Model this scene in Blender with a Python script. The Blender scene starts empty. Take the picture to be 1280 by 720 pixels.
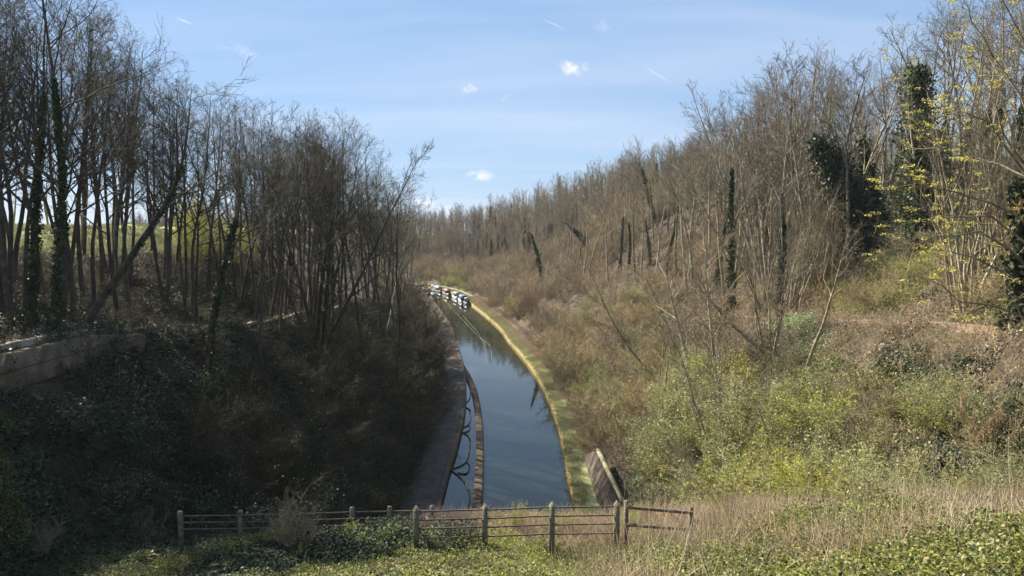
import bpy, math, random
import numpy as np
R = math.radians
random.seed(7)
sc = bpy.context.scene
COL = sc.collection

# ------------------------------------------------------------------ camera
CAM_Z = 20.0
PITCH = R(4.33)
F_PX = 925.0
cd = bpy.data.cameras.new("Camera")
cd.sensor_width = 36.0
cd.lens = 36.0 * F_PX / 1280.0
cd.clip_start = 0.1
cd.clip_end = 6000.0
cam = bpy.data.objects.new("Camera", cd)
COL.objects.link(cam)
cam.location = (0, 0, CAM_Z)
cam.rotation_euler = (R(90) - PITCH, 0, 0)
sc.camera = cam

def ray(px, py):
    """direction (per unit of forward depth) through a pixel of the 1280x720 photograph"""
    u = (px - 640.0) / F_PX
    v = (360.0 - py) / F_PX
    return np.array([u, math.cos(PITCH) + v * math.sin(PITCH), -math.sin(PITCH) + v * math.cos(PITCH)])

def to_px(p):
    x, y, z = p[0], p[1], p[2] - CAM_Z
    f = y * math.cos(PITCH) - z * math.sin(PITCH)
    u = y * math.sin(PITCH) + z * math.cos(PITCH)
    return 640 + F_PX * x / f, 360 - F_PX * u / f

# ------------------------------------------------------------------ world + sun
SUN_EL, SUN_AZ = 37.0, -50.0          # azimuth from +Y, negative = to the left
w = bpy.data.worlds.new("World")
sc.world = w
w.use_nodes = True
nt = w.node_tree
for n in list(nt.nodes):
    nt.nodes.remove(n)
def N(tree, typ, **kw):
    n = tree.nodes.new(typ)
    for k, v in kw.items():
        setattr(n, k, v)
    return n
def mth(tree, op, a, b=None, c=None, clamp=False):
    n = tree.nodes.new('ShaderNodeMath'); n.operation = op; n.use_clamp = clamp
    for i, v in enumerate((a, b, c)):
        if v is None: continue
        if isinstance(v, (int, float)): n.inputs[i].default_value = v
        else: tree.links.new(v, n.inputs[i])
    return n.outputs[0]
sky = N(nt, 'ShaderNodeTexSky', sky_type='NISHITA', sun_disc=False)
sky.sun_elevation = R(SUN_EL)
sky.sun_rotation = R(SUN_AZ)
sky.altitude = 100
sky.air_density = 1.0
sky.dust_density = 0.25
sky.ozone_density = 3.5
geo = N(nt, 'ShaderNodeTexCoord')
GEN = geo.outputs['Generated']
def vdot(vec):
    n = N(nt, 'ShaderNodeVectorMath', operation='DOT_PRODUCT')
    nt.links.new(GEN, n.inputs[0]); n.inputs[1].default_value = vec
    return n.outputs['Value']
nz = N(nt, 'ShaderNodeTexNoise'); nz.inputs['Scale'].default_value = 75; nz.inputs['Detail'].default_value = 7
nz.inputs['Roughness'].default_value = 0.62
nt.links.new(GEN, nz.inputs['Vector'])
NOI = nz.outputs['Fac']
mask = None
clouds = [(716, 84, 17, 9, .95), (585, 110, 11, 6, .8), (283, 57, 15, 6, .35), (601, 219, 15, 6, .85), (632, 203, 7, 5, .45),
          (530, 254, 14, 8, .95), (628, 122, 8, 6, .4), (765, 32, 22, 10, .28), (700, 166, 12, 4, .12), (310, 66, 9, 7, .35),
          (560, 262, 16, 6, .5)]
for (px, py, wx, wy, amp) in clouds:
    c = ray(px, py); c /= np.linalg.norm(c)
    e1 = np.cross(c, (0, 0, 1)); e1 /= np.linalg.norm(e1)
    e2 = np.cross(e1, c)
    a = mth(nt, 'DIVIDE', vdot(tuple(e1)), wx / F_PX)
    b = mth(nt, 'DIVIDE', vdot(tuple(e2)), wy / F_PX)
    r2 = mth(nt, 'ADD', mth(nt, 'MULTIPLY', a, a), mth(nt, 'MULTIPLY', b, b))
    f = mth(nt, 'SUBTRACT', 1.0, mth(nt, 'MULTIPLY', r2, 0.5))          # 1 at centre
    f = mth(nt, 'MAXIMUM', f, 0.0)
    f = mth(nt, 'MULTIPLY', f, mth(nt, 'MULTIPLY', mth(nt, 'SUBTRACT', NOI, 0.34), 3.6, clamp=True))
    f = mth(nt, 'MULTIPLY', f, mth(nt, 'GREATER_THAN', vdot(tuple(c)), 0.5))
    f = mth(nt, 'MULTIPLY', f, amp)
    mask = f if mask is None else mth(nt, 'MAXIMUM', mask, f)
for (x0, y0, x1, y1, wd, amp) in [(798, 79, 842, 106, 1.6, .5), (672, 20, 714, 41, 1.6, .28), (218, 22, 243, 31, 1.8, .45), (856, 108, 880, 122, 1.5, .12)]:
    a0 = ray(x0, y0); a1 = ray(x1, y1)
    m = (a0 + a1) / 2; m /= np.linalg.norm(m)
    e1 = (a1 - a0); e1 = e1 - m * e1.dot(m); ln = np.linalg.norm(e1); e1 /= ln
    e2 = np.cross(e1, m)
    a = mth(nt, 'DIVIDE', vdot(tuple(e1)), ln * 0.5)
    b = mth(nt, 'DIVIDE', mth(nt, 'ADD', vdot(tuple(e2)), mth(nt, 'MULTIPLY', mth(nt, 'SUBTRACT', NOI, .5), 0.004)), wd / F_PX)
    f = mth(nt, 'SUBTRACT', 1.0, mth(nt, 'ADD', mth(nt, 'MULTIPLY', a, a), mth(nt, 'MULTIPLY', b, b)))
    f = mth(nt, 'MAXIMUM', f, 0.0)
    f = mth(nt, 'MULTIPLY', f, mth(nt, 'GREATER_THAN', vdot(tuple(m)), 0.5))
    f = mth(nt, 'MULTIPLY', f, amp)
    mask = mth(nt, 'MAXIMUM', mask, f)
# thin cirrus veil: long soft streaks on a plane high above
sep = N(nt, 'ShaderNodeSeparateXYZ'); nt.links.new(GEN, sep.inputs[0])
zz = mth(nt, 'ADD', mth(nt, 'MAXIMUM', sep.outputs[2], 0.0), 0.12)
cx = mth(nt, 'DIVIDE', sep.outputs[0], zz); cy = mth(nt, 'DIVIDE', sep.outputs[1], zz)
cmb = N(nt, 'ShaderNodeCombineXYZ'); nt.links.new(cx, cmb.inputs[0]); nt.links.new(cy, cmb.inputs[1])
mp = N(nt, 'ShaderNodeMapping'); mp.inputs['Rotation'].default_value = (0, 0, R(28)); mp.inputs['Scale'].default_value = (0.28, 1.1, 1)
nt.links.new(cmb.outputs[0], mp.inputs[0])
cn = N(nt, 'ShaderNodeTexNoise'); cn.inputs['Scale'].default_value = 0.9; cn.inputs['Detail'].default_value = 8; cn.inputs['Roughness'].default_value = .55
cn.inputs['Distortion'].default_value = .5
nt.links.new(mp.outputs[0], cn.inputs['Vector'])
cir = mth(nt, 'MULTIPLY', mth(nt, 'SUBTRACT', cn.outputs['Fac'], 0.42), 1.5, clamp=True)
cir = mth(nt, 'MULTIPLY', cir, 0.62)
cir = mth(nt, 'ADD', cir, 0.03)
mask = mth(nt, 'MAXIMUM', mask, cir)
mix = N(nt, 'ShaderNodeMix', data_type='RGBA')
veil = N(nt, 'ShaderNodeMix', data_type='RGBA'); veil.inputs[0].default_value = 0.72
nt.links.new(sky.outputs[0], veil.inputs[6]); veil.inputs[7].default_value = (2.4, 4.0, 6.5, 1)
nt.links.new(mask, mix.inputs[0]); nt.links.new(veil.outputs[2], mix.inputs[6])
mix.inputs[7].default_value = (8.0, 8.1, 8.4, 1)
bg = N(nt, 'ShaderNodeBackground'); bg.inputs['Strength'].default_value = 0.043
nt.links.new(mix.outputs[2], bg.inputs['Color'])
wo = N(nt, 'ShaderNodeOutputWorld'); nt.links.new(bg.outputs[0], wo.inputs['Surface'])

sd = bpy.data.lights.new("Sun", 'SUN'); sd.energy = 5.0; sd.angle = R(0.53); sd.color = (1.0, 0.91, 0.76)
sun = bpy.data.objects.new("Sun", sd); COL.objects.link(sun)
sun.rotation_euler = (R(90 - SUN_EL), 0, R(180 - SUN_AZ)); sun.location = (-60, 100, 120)

sc.view_settings.view_transform = 'Standard'
sc.view_settings.look = 'None'
sc.view_settings.exposure = 1.65
sc.view_settings.gamma = 1.0
sc.render.engine = 'CYCLES'
sc.cycles.use_denoising = True
sc.cycles.denoiser = 'OPENIMAGEDENOISE'
sc.cycles.denoising_input_passes = 'RGB_ALBEDO_NORMAL'
sc.cycles.denoising_prefilter = 'ACCURATE'
sc.cycles.max_bounces = 5
sc.cycles.diffuse_bounces = 1
sc.cycles.glossy_bounces = 2
sc.cycles.transmission_bounces = 3
sc.cycles.volume_bounces = 0
sc.cycles.transparent_max_bounces = 4

# ------------------------------------------------------------------ materials
MATS = {}
def mat(name, cols, scale=3.0, rough=0.85, coord='Object', per='noise', transl=0.0, bump=0.0, spec=0.25, objvar=0.0, detail=5, bscale=None, sheen=0):
    """cols = list of (pos, rgb); per: 'noise' | 'island' | 'object'"""
    m = bpy.data.materials.new(name); m.use_nodes = True
    t = m.node_tree
    b = t.nodes['Principled BSDF']; out = t.nodes['Material Output']
    b.inputs['Roughness'].default_value = rough
    b.inputs['Specular IOR Level'].default_value = spec
    tc = t.nodes.new('ShaderNodeTexCoord')
    no = t.nodes.new('ShaderNodeTexNoise'); no.inputs['Scale'].default_value = scale; no.inputs['Detail'].default_value = detail
    no.inputs['Roughness'].default_value = .6
    t.links.new(tc.outputs[coord], no.inputs['Vector'])
    rp = t.nodes.new('ShaderNodeValToRGB')
    while len(rp.color_ramp.elements) < len(cols): rp.color_ramp.elements.new(0.5)
    for e, (p, c) in zip(rp.color_ramp.elements, cols):
        e.position = p; e.color = (*c, 1)
    if per == 'noise':
        fac = no.outputs['Fac']
    elif per == 'island':
        g = t.nodes.new('ShaderNodeNewGeometry'); fac = g.outputs['Random Per Island']
    col = rp.outputs[0]
    t.links.new(fac, rp.inputs[0])
    if objvar:
        oi = t.nodes.new('ShaderNodeObjectInfo')
        h = t.nodes.new('ShaderNodeHueSaturation')
        t.links.new(mth(t, 'ADD', mth(t, 'MULTIPLY', oi.outputs['Random'], 2 * objvar), 1 - objvar), h.inputs['Value'])
        rr = mth(t, 'FRACT', mth(t, 'MULTIPLY', oi.outputs['Random'], 17.3))
        t.links.new(mth(t, 'ADD', mth(t, 'MULTIPLY', rr, .05 * min(1, objvar * 2.5)), .5 - .025 * min(1, objvar * 2.5)), h.inputs['Hue'])
        t.links.new(mth(t, 'ADD', mth(t, 'MULTIPLY', mth(t, 'FRACT', mth(t, 'MULTIPLY', oi.outputs['Random'], 31.7)), .5), .75), h.inputs['Saturation'])
        t.links.new(col, h.inputs['Color']); col = h.outputs[0]
    t.links.new(col, b.inputs['Base Color'])
    if bump:
        n2 = t.nodes.new('ShaderNodeTexNoise'); n2.inputs['Scale'].default_value = bscale or scale * 3; n2.inputs['Detail'].default_value = 6
        t.links.new(tc.outputs[coord], n2.inputs['Vector'])
        bp = t.nodes.new('ShaderNodeBump'); bp.inputs['Strength'].default_value = bump; bp.inputs['Distance'].default_value = .08
        t.links.new(n2.outputs['Fac'], bp.inputs['Height']); t.links.new(bp.outputs[0], b.inputs['Normal'])
    if transl:
        tr = t.nodes.new('ShaderNodeBsdfTranslucent'); t.links.new(col, tr.inputs[0])
        mx = t.nodes.new('ShaderNodeMixShader'); mx.inputs[0].default_value = transl
        t.links.new(b.outputs[0], mx.inputs[1]); t.links.new(tr.outputs[0], mx.inputs[2])
        t.links.new(mx.outputs[0], out.inputs['Surface'])
    MATS[name] = m
    return m

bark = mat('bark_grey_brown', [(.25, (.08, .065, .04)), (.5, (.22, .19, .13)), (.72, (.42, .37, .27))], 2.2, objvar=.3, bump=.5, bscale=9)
bark_shaded = mat('bark_shaded', [(.3, (.03, .026, .02)), (.6, (.085, .07, .05)), (.8, (.15, .13, .10))], 2.2, objvar=.25, bump=.5, bscale=9)  # bark copy with the left bank's shade put into its colour
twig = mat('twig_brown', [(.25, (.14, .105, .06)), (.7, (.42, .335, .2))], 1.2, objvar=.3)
twig_shaded = mat('twig_shaded', [(.2, (.026, .023, .015)), (.7, (.085, .072, .042))], 1.2, objvar=.25)  # twig copy darkened in colour to stand in for left-bank shade
twig_grey = mat('twig_grey_brown', [(.2, (.055, .045, .03)), (.7, (.18, .15, .10))], 1.2, objvar=.3)
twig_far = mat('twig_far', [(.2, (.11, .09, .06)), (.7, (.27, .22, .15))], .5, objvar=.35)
twig_red = mat('twig_purple_brown', [(.25, (.13, .10, .065)), (.7, (.39, .31, .2))], 1.2, objvar=.3)
twig_olive = mat('twig_olive', [(.25, (.16, .14, .06)), (.7, (.44, .39, .17))], 1.2, objvar=.3)
straw = mat('dead_straw', [(.0, (.16, .11, .07)), (.5, (.40, .31, .20)), (1, (.58, .48, .34))], per='island', objvar=.15)
pinkgrass = mat('dead_pinkish_grass', [(.0, (.2, .13, .09)), (.5, (.38, .27, .2)), (1, (.55, .43, .33))], per='island', objvar=.15)
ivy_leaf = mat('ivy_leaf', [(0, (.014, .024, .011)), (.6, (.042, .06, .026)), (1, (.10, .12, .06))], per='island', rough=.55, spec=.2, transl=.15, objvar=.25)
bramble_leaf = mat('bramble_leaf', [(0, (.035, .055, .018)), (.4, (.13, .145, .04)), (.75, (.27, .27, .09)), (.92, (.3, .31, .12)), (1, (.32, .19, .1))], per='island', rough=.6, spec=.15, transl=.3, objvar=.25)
fresh_leaf = mat('fresh_spring_leaf', [(0, (.15, .18, .035)), (.6, (.28, .31, .07)), (1, (.42, .42, .13))], per='island', rough=.55, transl=.5, objvar=.2)
bud_leaf = mat('grey_green_bud_leaf', [(0, (.13, .15, .065)), (.6, (.28, .31, .13)), (1, (.44, .46, .23))], per='island', rough=.6, transl=.35, objvar=.22)
mint_leaf = mat('pale_green_undergrowth_leaf', [(0, (.13, .16, .07)), (.5, (.25, .30, .14)), (1, (.42, .46, .28))], per='island', rough=.55, transl=.25, objvar=.2)
yellow_flower = mat('yellow_blossom', [(0, (.28, .25, .06)), (.6, (.5, .43, .09)), (1, (.66, .58, .18))], per='island', rough=.6, transl=.35)
twig_stem = mat('bramble_stem', [(.2, (.07, .06, .03)), (.7, (.2, .15, .08))], 1.2, objvar=.3)
verge_blade = mat('verge_blade', [(0, (.16, .17, .07)), (.5, (.30, .31, .14)), (1, (.46, .42, .24))], per='island', rough=.7, objvar=.25)
litter = mat('leaf_litter_flake', [(0, (.06, .042, .028)), (.5, (.13, .095, .065)), (.85, (.21, .165, .12)), (1, (.36, .3, .24))], per='island', rough=.8, objvar=.2)
field_mat = mat('field_grass', [(.3, (.13, .15, .04)), (.5, (.26, .28, .08)), (.7, (.36, .34, .12))], .5, rough=.9, bump=.3)
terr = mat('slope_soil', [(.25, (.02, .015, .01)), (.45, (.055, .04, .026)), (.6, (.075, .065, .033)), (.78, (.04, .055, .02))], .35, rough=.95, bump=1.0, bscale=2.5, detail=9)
path_mat = mat('brown_path_earth', [(.3, (.13, .08, .055)), (.55, (.24, .155, .105)), (.8, (.34, .24, .17))], 1.3, rough=.95, bump=.5)
tow_mat = mat('towpath_paving', [(.3, (.05, .042, .034)), (.6, (.10, .082, .066)), (.8, (.17, .14, .115))], .9, rough=.9, bump=.4)
green_verge = mat('green_verge', [(.3, (.13, .14, .055)), (.5, (.26, .27, .11)), (.65, (.36, .36, .18)), (.85, (.38, .32, .2))], .9, rough=.9, bump=.8, bscale=5, detail=9)
ochre = mat('ochre_lichened_coping', [(.3, (.10, .10, .045)), (.48, (.24, .18, .065)), (.62, (.36, .27, .10)), (.75, (.28, .27, .17))], 1.4, rough=.9, bump=.4)
brick = mat('dark_canal_brick', [(.3, (.04, .03, .022)), (.6, (.11, .08, .055)), (.8, (.17, .13, .08))], 2, rough=.9, bump=.4)
stone = mat('buff_retaining_stone', [(.3, (.10, .08, .05)), (.6, (.19, .15, .10)), (.8, (.27, .22, .15))], 1.2, rough=.9, bump=.5)
_t = stone.node_tree; _b = _t.nodes['Principled BSDF']; _bk = _t.nodes.new('ShaderNodeTexBrick'); _tc = _t.nodes.new('ShaderNodeTexCoord'); _mp = _t.nodes.new('ShaderNodeMapping')
_mp.inputs['Rotation'].default_value = (R(90), 0, R(90)); _t.links.new(_tc.outputs['Object'], _mp.inputs[0]); _t.links.new(_mp.outputs[0], _bk.inputs['Vector'])
_bk.inputs['Scale'].default_value = 1.0; _bk.inputs['Brick Width'].default_value = .7; _bk.inputs['Row Height'].default_value = .22; _bk.inputs['Mortar Size'].default_value = .018
_bk.inputs['Color1'].default_value = (1, 1, 1, 1); _bk.inputs['Color2'].default_value = (.6, .58, .55, 1); _bk.inputs['Mortar'].default_value = (.25, .22, .2, 1)
_mx = _t.nodes.new('ShaderNodeMix'); _mx.data_type = 'RGBA'; _mx.blend_type = 'MULTIPLY'; _mx.inputs[0].default_value = 1.0
_src = _b.inputs['Base Color'].links[0].from_socket; _t.links.new(_src, _mx.inputs[6]); _t.links.new(_bk.outputs['Color'], _mx.inputs[7]); _t.links.new(_mx.outputs[2], _b.inputs['Base Color'])
concrete = mat('mossy_concrete', [(.3, (.07, .065, .04)), (.55, (.16, .15, .10)), (.8, (.27, .25, .19))], 6, rough=.9, bump=.4)
timber = mat('weathered_timber', [(.3, (.07, .055, .04)), (.7, (.19, .15, .11))], 7, rough=.9, bump=.3)
railm = mat('rusty_rail', [(.3, (.06, .045, .04)), (.7, (.17, .12, .10))], 9, rough=.7, bump=.2)
rockm = mat('pale_rock_face', [(.3, (.14, .11, .09)), (.5, (.28, .22, .19)), (.75, (.42, .36, .31))], .6, rough=.95, bump=1, bscale=1.5, detail=9)
lit_tan_edge = mat('sunlit_tan_edging', [(.35, (.10, .08, .05)), (.55, (.3, .25, .17)), (.7, (.46, .4, .29))], .7, rough=.9, bump=.3)  # pale tan stands in for sunlight along the path ledge
wing_mat = mat('brown_slab_face', [(.3, (.06, .043, .034)), (.6, (.11, .082, .062)), (.8, (.16, .12, .09))], 1.1, rough=.9, bump=.3)
copm = mat('pale_coping', [(.3, (.2, .18, .1)), (.7, (.42, .38, .24))], 3, rough=.9)
def plain(name, c, rough=.5, spec=.4):
    d = [x * .8 for x in c]
    return mat(name, [(.3, d), (.7, c)], 2, rough=rough, spec=spec)
boat_white = plain('boat_white_paint', (.26, .27, .27)); boat_blue = plain('boat_blue_canvas', (.05, .13, .32), .8)
boat_dark = plain('boat_dark_hull', (.02, .022, .03)); boat_grey = plain('boat_grey', (.3, .3, .32)); boat_red = plain('boat_brown', (.22, .09, .06))
glassm = plain('dark_window_glass', (.02, .025, .03), .1, .6); tarp = plain('navy_tarpaulin', (.02, .03, .07), .7)
ropem = plain('pale_rope', (.2, .21, .14), .8)

wm = bpy.data.materials.new('canal_water'); wm.use_nodes = True
t = wm.node_tree; b = t.nodes['Principled BSDF']
b.inputs['Roughness'].default_value = 0.03; b.inputs['IOR'].default_value = 1.33
tc = t.nodes.new('ShaderNodeTexCoord')
mud = t.nodes.new('ShaderNodeTexNoise'); mud.inputs['Scale'].default_value = .06
t.links.new(tc.outputs['Object'], mud.inputs['Vector'])
cr = t.nodes.new('ShaderNodeValToRGB'); cr.color_ramp.elements[0].color = (.007, .011, .006, 1); cr.color_ramp.elements[1].color = (.017, .024, .011, 1)
t.links.new(mud.outputs['Fac'], cr.inputs[0]); t.links.new(cr.outputs[0], b.inputs['Base Color'])
mpw = t.nodes.new('ShaderNodeMapping'); mpw.inputs['Scale'].default_value = (1.0, .55, 1)
t.links.new(tc.outputs['Object'], mpw.inputs[0])
n1 = t.nodes.new('ShaderNodeTexNoise'); n1.inputs['Scale'].default_value = 3.2; n1.inputs['Detail'].default_value = 4
t.links.new(mpw.outputs[0], n1.inputs['Vector'])
n3 = t.nodes.new('ShaderNodeTexNoise'); n3.inputs['Scale'].default_value = .13; n3.inputs['Detail'].default_value = 2
t.links.new(tc.outputs['Object'], n3.inputs['Vector'])
amp = mth(t, 'MULTIPLY', mth(t, 'SUBTRACT', n3.outputs['Fac'], .3), 1.6, clamp=True)
bp = t.nodes.new('ShaderNodeBump'); bp.inputs['Distance'].default_value = .03
t.links.new(mth(t, 'MULTIPLY', amp, .22), bp.inputs['Strength'])
t.links.new(n1.outputs['Fac'], bp.inputs['Height']); t.links.new(bp.outputs[0], b.inputs['Normal'])

# ------------------------------------------------------------------ mesh helpers
def mesh_np(name, verts, faces, m=None, fm=None, mats=None, smooth=False):
    """verts (n,3); faces: list of int arrays (k,3) or (k,4)"""
    me = bpy.data.meshes.new(name)
    verts = np.asarray(verts, dtype=np.float32)
    if not isinstance(faces, (list, tuple)): faces = [faces]
    faces = [np.asarray(f, dtype=np.int32) for f in faces if len(f)]
    me.vertices.add(len(verts)); me.vertices.foreach_set('co', verts.ravel())
    loops = np.concatenate([f.ravel() for f in faces]) if faces else np.zeros(0, np.int32)
    tot = np.concatenate([np.full(len(f), f.shape[1], np.int32) for f in faces])
    start = np.concatenate([[0], np.cumsum(tot)[:-1]]).astype(np.int32)
    me.loops.add(len(loops)); me.loops.foreach_set('vertex_index', loops)
    me.polygons.add(len(tot)); me.polygons.foreach_set('loop_start', start)
    for mm in (mats or ([m] if m else [])): me.materials.append(mm)
    if fm is not None: me.polygons.foreach_set('material_index', np.asarray(fm, np.int32))
    if smooth: me.polygons.foreach_set('use_smooth', np.ones(len(tot), bool))
    me.update(calc_edges=True)
    return me

def add(name, me, parent=None, **props):
    o = bpy.data.objects.new(name, me); COL.objects.link(o)
    if parent is not None: o.parent = parent
    for k, v in props.items(): o[k] = v
    return o
def empty(name, loc, **props):
    o = bpy.data.objects.new(name, None); COL.objects.link(o); o.location = loc
    o.empty_display_size = .2
    for k, v in props.items(): o[k] = v
    return o

class MB:
    def __init__(s): s.v = []; s.q = []; s.t = []; s.n = 0; s.qm = []; s.tm = []
    def addv(s, v, q=None, t=None, mi=0):
        v = np.asarray(v, float).reshape(-1, 3)
        if q is not None and len(q): q = np.asarray(q) + s.n; s.q.append(q); s.qm.append(np.full(len(q), mi))
        if t is not None and len(t): t = np.asarray(t) + s.n; s.t.append(t); s.tm.append(np.full(len(t), mi))
        s.v.append(v); s.n += len(v)
    def box(s, c, d, rz=0, tilt=None, taper=1.0, mi=0):
        x, y, z = np.array(d) / 2
        v = np.array([[-x, -y, -z], [x, -y, -z], [x, y, -z], [-x, y, -z], [-x * taper, -y * taper, z], [x * taper, -y * taper, z], [x * taper, y * taper, z], [-x * taper, y * taper, z]])
        if tilt is not None: v = v @ np.array(tilt).T
        cs, sn = math.cos(rz), math.sin(rz)
        v = v @ np.array([[cs, sn, 0], [-sn, cs, 0], [0, 0, 1]]) + np.array(c)
        s.addv(v, q=[[3, 2, 1, 0], [4, 5, 6, 7], [0, 1, 5, 4], [1, 2, 6, 5], [2, 3, 7, 6], [3, 0, 4, 7]], mi=mi)
    def tubes(s, P, Rr, sides=4, mi=0):
        """P (n,k,3), Rr (n,k)"""
        P = np.asarray(P, float); Rr = np.asarray(Rr, float)
        n, k, _ = P.shape
        if n == 0: return
        T = np.gradient(P, axis=1); T /= np.linalg.norm(T, axis=2, keepdims=True) + 1e-9
        mean = T.mean(1)
        ref = np.where(np.abs(mean[:, 2:3]) < .7, np.array([[0, 0, 1.]]), np.array([[1., 0, 0]]))[:, None, :]
        U = np.cross(T, np.broadcast_to(ref, T.shape)); U /= np.linalg.norm(U, axis=2, keepdims=True) + 1e-9
        V = np.cross(T, U)
        a = np.arange(sides) * 2 * math.pi / sides
        ring = P[:, :, None, :] + Rr[:, :, None, None] * (np.cos(a)[None, None, :, None] * U[:, :, None, :] + np.sin(a)[None, None, :, None] * V[:, :, None, :])
        idx = np.arange(n * k * sides).reshape(n, k, sides)
        A = idx[:, :-1, :]; B = np.roll(A, -1, 2); D = idx[:, 1:, :]; C = np.roll(D, -1, 2)
        q = np.stack([A, B, C, D], -1).reshape(-1, 4)
        s.addv(ring.reshape(-1, 3), q=q, mi=mi)
    def bar(s, a, b, r, sides=6, mi=0):
        s.tubes(np.array([[a, (np.array(a) + np.array(b)) / 2, b]]), np.full((1, 3), r), sides, mi)
    def leaves(s, C, size, rng, up=0.0, aspect=.55, mi=0):
        C = np.asarray(C, float); n = len(C)
        if n == 0: return
        size = np.broadcast_to(np.asarray(size, float), (n,))[:, None]
        a = rng.normal(size=(n, 3)); a[:, 2] *= (1 - up); a /= np.linalg.norm(a, axis=1, keepdims=True) + 1e-9
        b = rng.normal(size=(n, 3)); b[:, 2] *= (1 - up); b = np.cross(a, np.cross(b, a)); b /= np.linalg.norm(b, axis=1, keepdims=True) + 1e-9
        v = np.stack([C - a * size * .5, C + b * size * .5 * aspect, C + a * size * .5, C - b * size * .5 * aspect], 1).reshape(-1, 3)
        s.addv(v, q=np.arange(4 * n).reshape(n, 4), mi=mi)
    def mesh(s, name, m=None, mats=None, smooth=False):
        fs = []; fm = []
        if s.q: fs.append(np.concatenate(s.q)); fm.append(np.concatenate(s.qm))
        if s.t: fs.append(np.concatenate(s.t)); fm.append(np.concatenate(s.tm))
        return mesh_np(name, np.concatenate(s.v), fs, m, np.concatenate(fm) if mats else None, mats, smooth)

# ------------------------------------------------------------------ terrain
CL = np.array([(0, -80), (0, 0), (-.35, 54), (-.2, 66), (-.3, 80), (-1.2, 97), (-3, 115), (-5.6, 135), (-7.2, 150), (-10.7, 172), (-14.8, 195), (-20, 222),
               (-28, 250), (-43, 277), (-68, 302), (-110, 318), (-160, 332), (-260, 342), (-500, 350)], float)
def catmull(P, per=10):
    out = []
    for i in range(len(P) - 1):
        p0 = P[max(i - 1, 0)]; p1 = P[i]; p2 = P[i + 1]; p3 = P[min(i + 2, len(P) - 1)]
        L = np.linalg.norm(p2 - p1); k = max(2, int(L / 3))
        for j in range(k):
            u = j / k
            out.append(.5 * ((2 * p1) + (p2 - p0) * u + (2 * p0 - 5 * p1 + 4 * p2 - p3) * u * u + (-p0 + 3 * p1 - 3 * p2 + p3) * u ** 3))
    out.append(P[-1]); return np.array(out)
CLD = catmull(CL)
# arc parameter: equal to Y on the straight near part
seg = np.linalg.norm(np.diff(CLD, axis=0), axis=1)
ARC = np.concatenate([[0], np.cumsum(seg)]) - 80.0
TAN = np.gradient(CLD, axis=0); TAN /= np.linalg.norm(TAN, axis=1, keepdims=True)
NRM = np.stack([TAN[:, 1], -TAN[:, 0]], 1)          # to the right of travel
def at(tt, s):
    """world XY at arc tt, offset s (right positive)"""
    tt = np.asarray(tt, float); s = np.asarray(s, float)
    x = np.interp(tt, ARC, CLD[:, 0]); y = np.interp(tt, ARC, CLD[:, 1])
    nx = np.interp(tt, ARC, NRM[:, 0]); ny = np.interp(tt, ARC, NRM[:, 1])
    return x + nx * s, y + ny * s
def st(X, Y):
    X = np.atleast_1d(np.asarray(X, float)).ravel(); Y = np.atleast_1d(np.asarray(Y, float)).ravel()
    S = np.empty(len(X)); T = np.empty(len(X))
    A = CLD[:-1]; D = np.diff(CLD, axis=0); L2 = (D ** 2).sum(1)
    for i in range(0, len(X), 20000):
        x = X[i:i + 20000, None] - A[None, :, 0]; y = Y[i:i + 20000, None] - A[None, :, 1]
        u = np.clip((x * D[:, 0] + y * D[:, 1]) / L2, 0, 1)
        dx = x - u * D[:, 0]; dy = y - u * D[:, 1]; d2 = dx * dx + dy * dy
        j = d2.argmin(1); r = np.arange(len(j))
        side = np.sign(D[j, 1] * dx[r, j] - D[j, 0] * dy[r, j])
        S[i:i + 20000] = np.sqrt(d2[r, j]) * side; T[i:i + 20000] = ARC[j] + u[r, j] * seg[j]
    return S, T
def vnoise(X, Y, sc_, seed=0):
    """cheap smooth value noise"""
    x = X / sc_ + seed * 17.13; y = Y / sc_ - seed * 9.7
    xi = np.floor(x).astype(int); yi = np.floor(y).astype(int); fx = x - xi; fy = y - yi
    fx = fx * fx * (3 - 2 * fx); fy = fy * fy * (3 - 2 * fy)
    def h(a, b):
        n = (a * 374761393 + b * 668265263 + seed * 974711) & 0x7fffffff
        n = ((n ^ (n >> 13)) * 1274126177) & 0x7fffffff
        return (n & 0xffff) / 65535.0
    return (h(xi, yi) * (1 - fx) + h(xi + 1, yi) * fx) * (1 - fy) + (h(xi, yi + 1) * (1 - fx) + h(xi + 1, yi + 1) * fx) * fy
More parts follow.
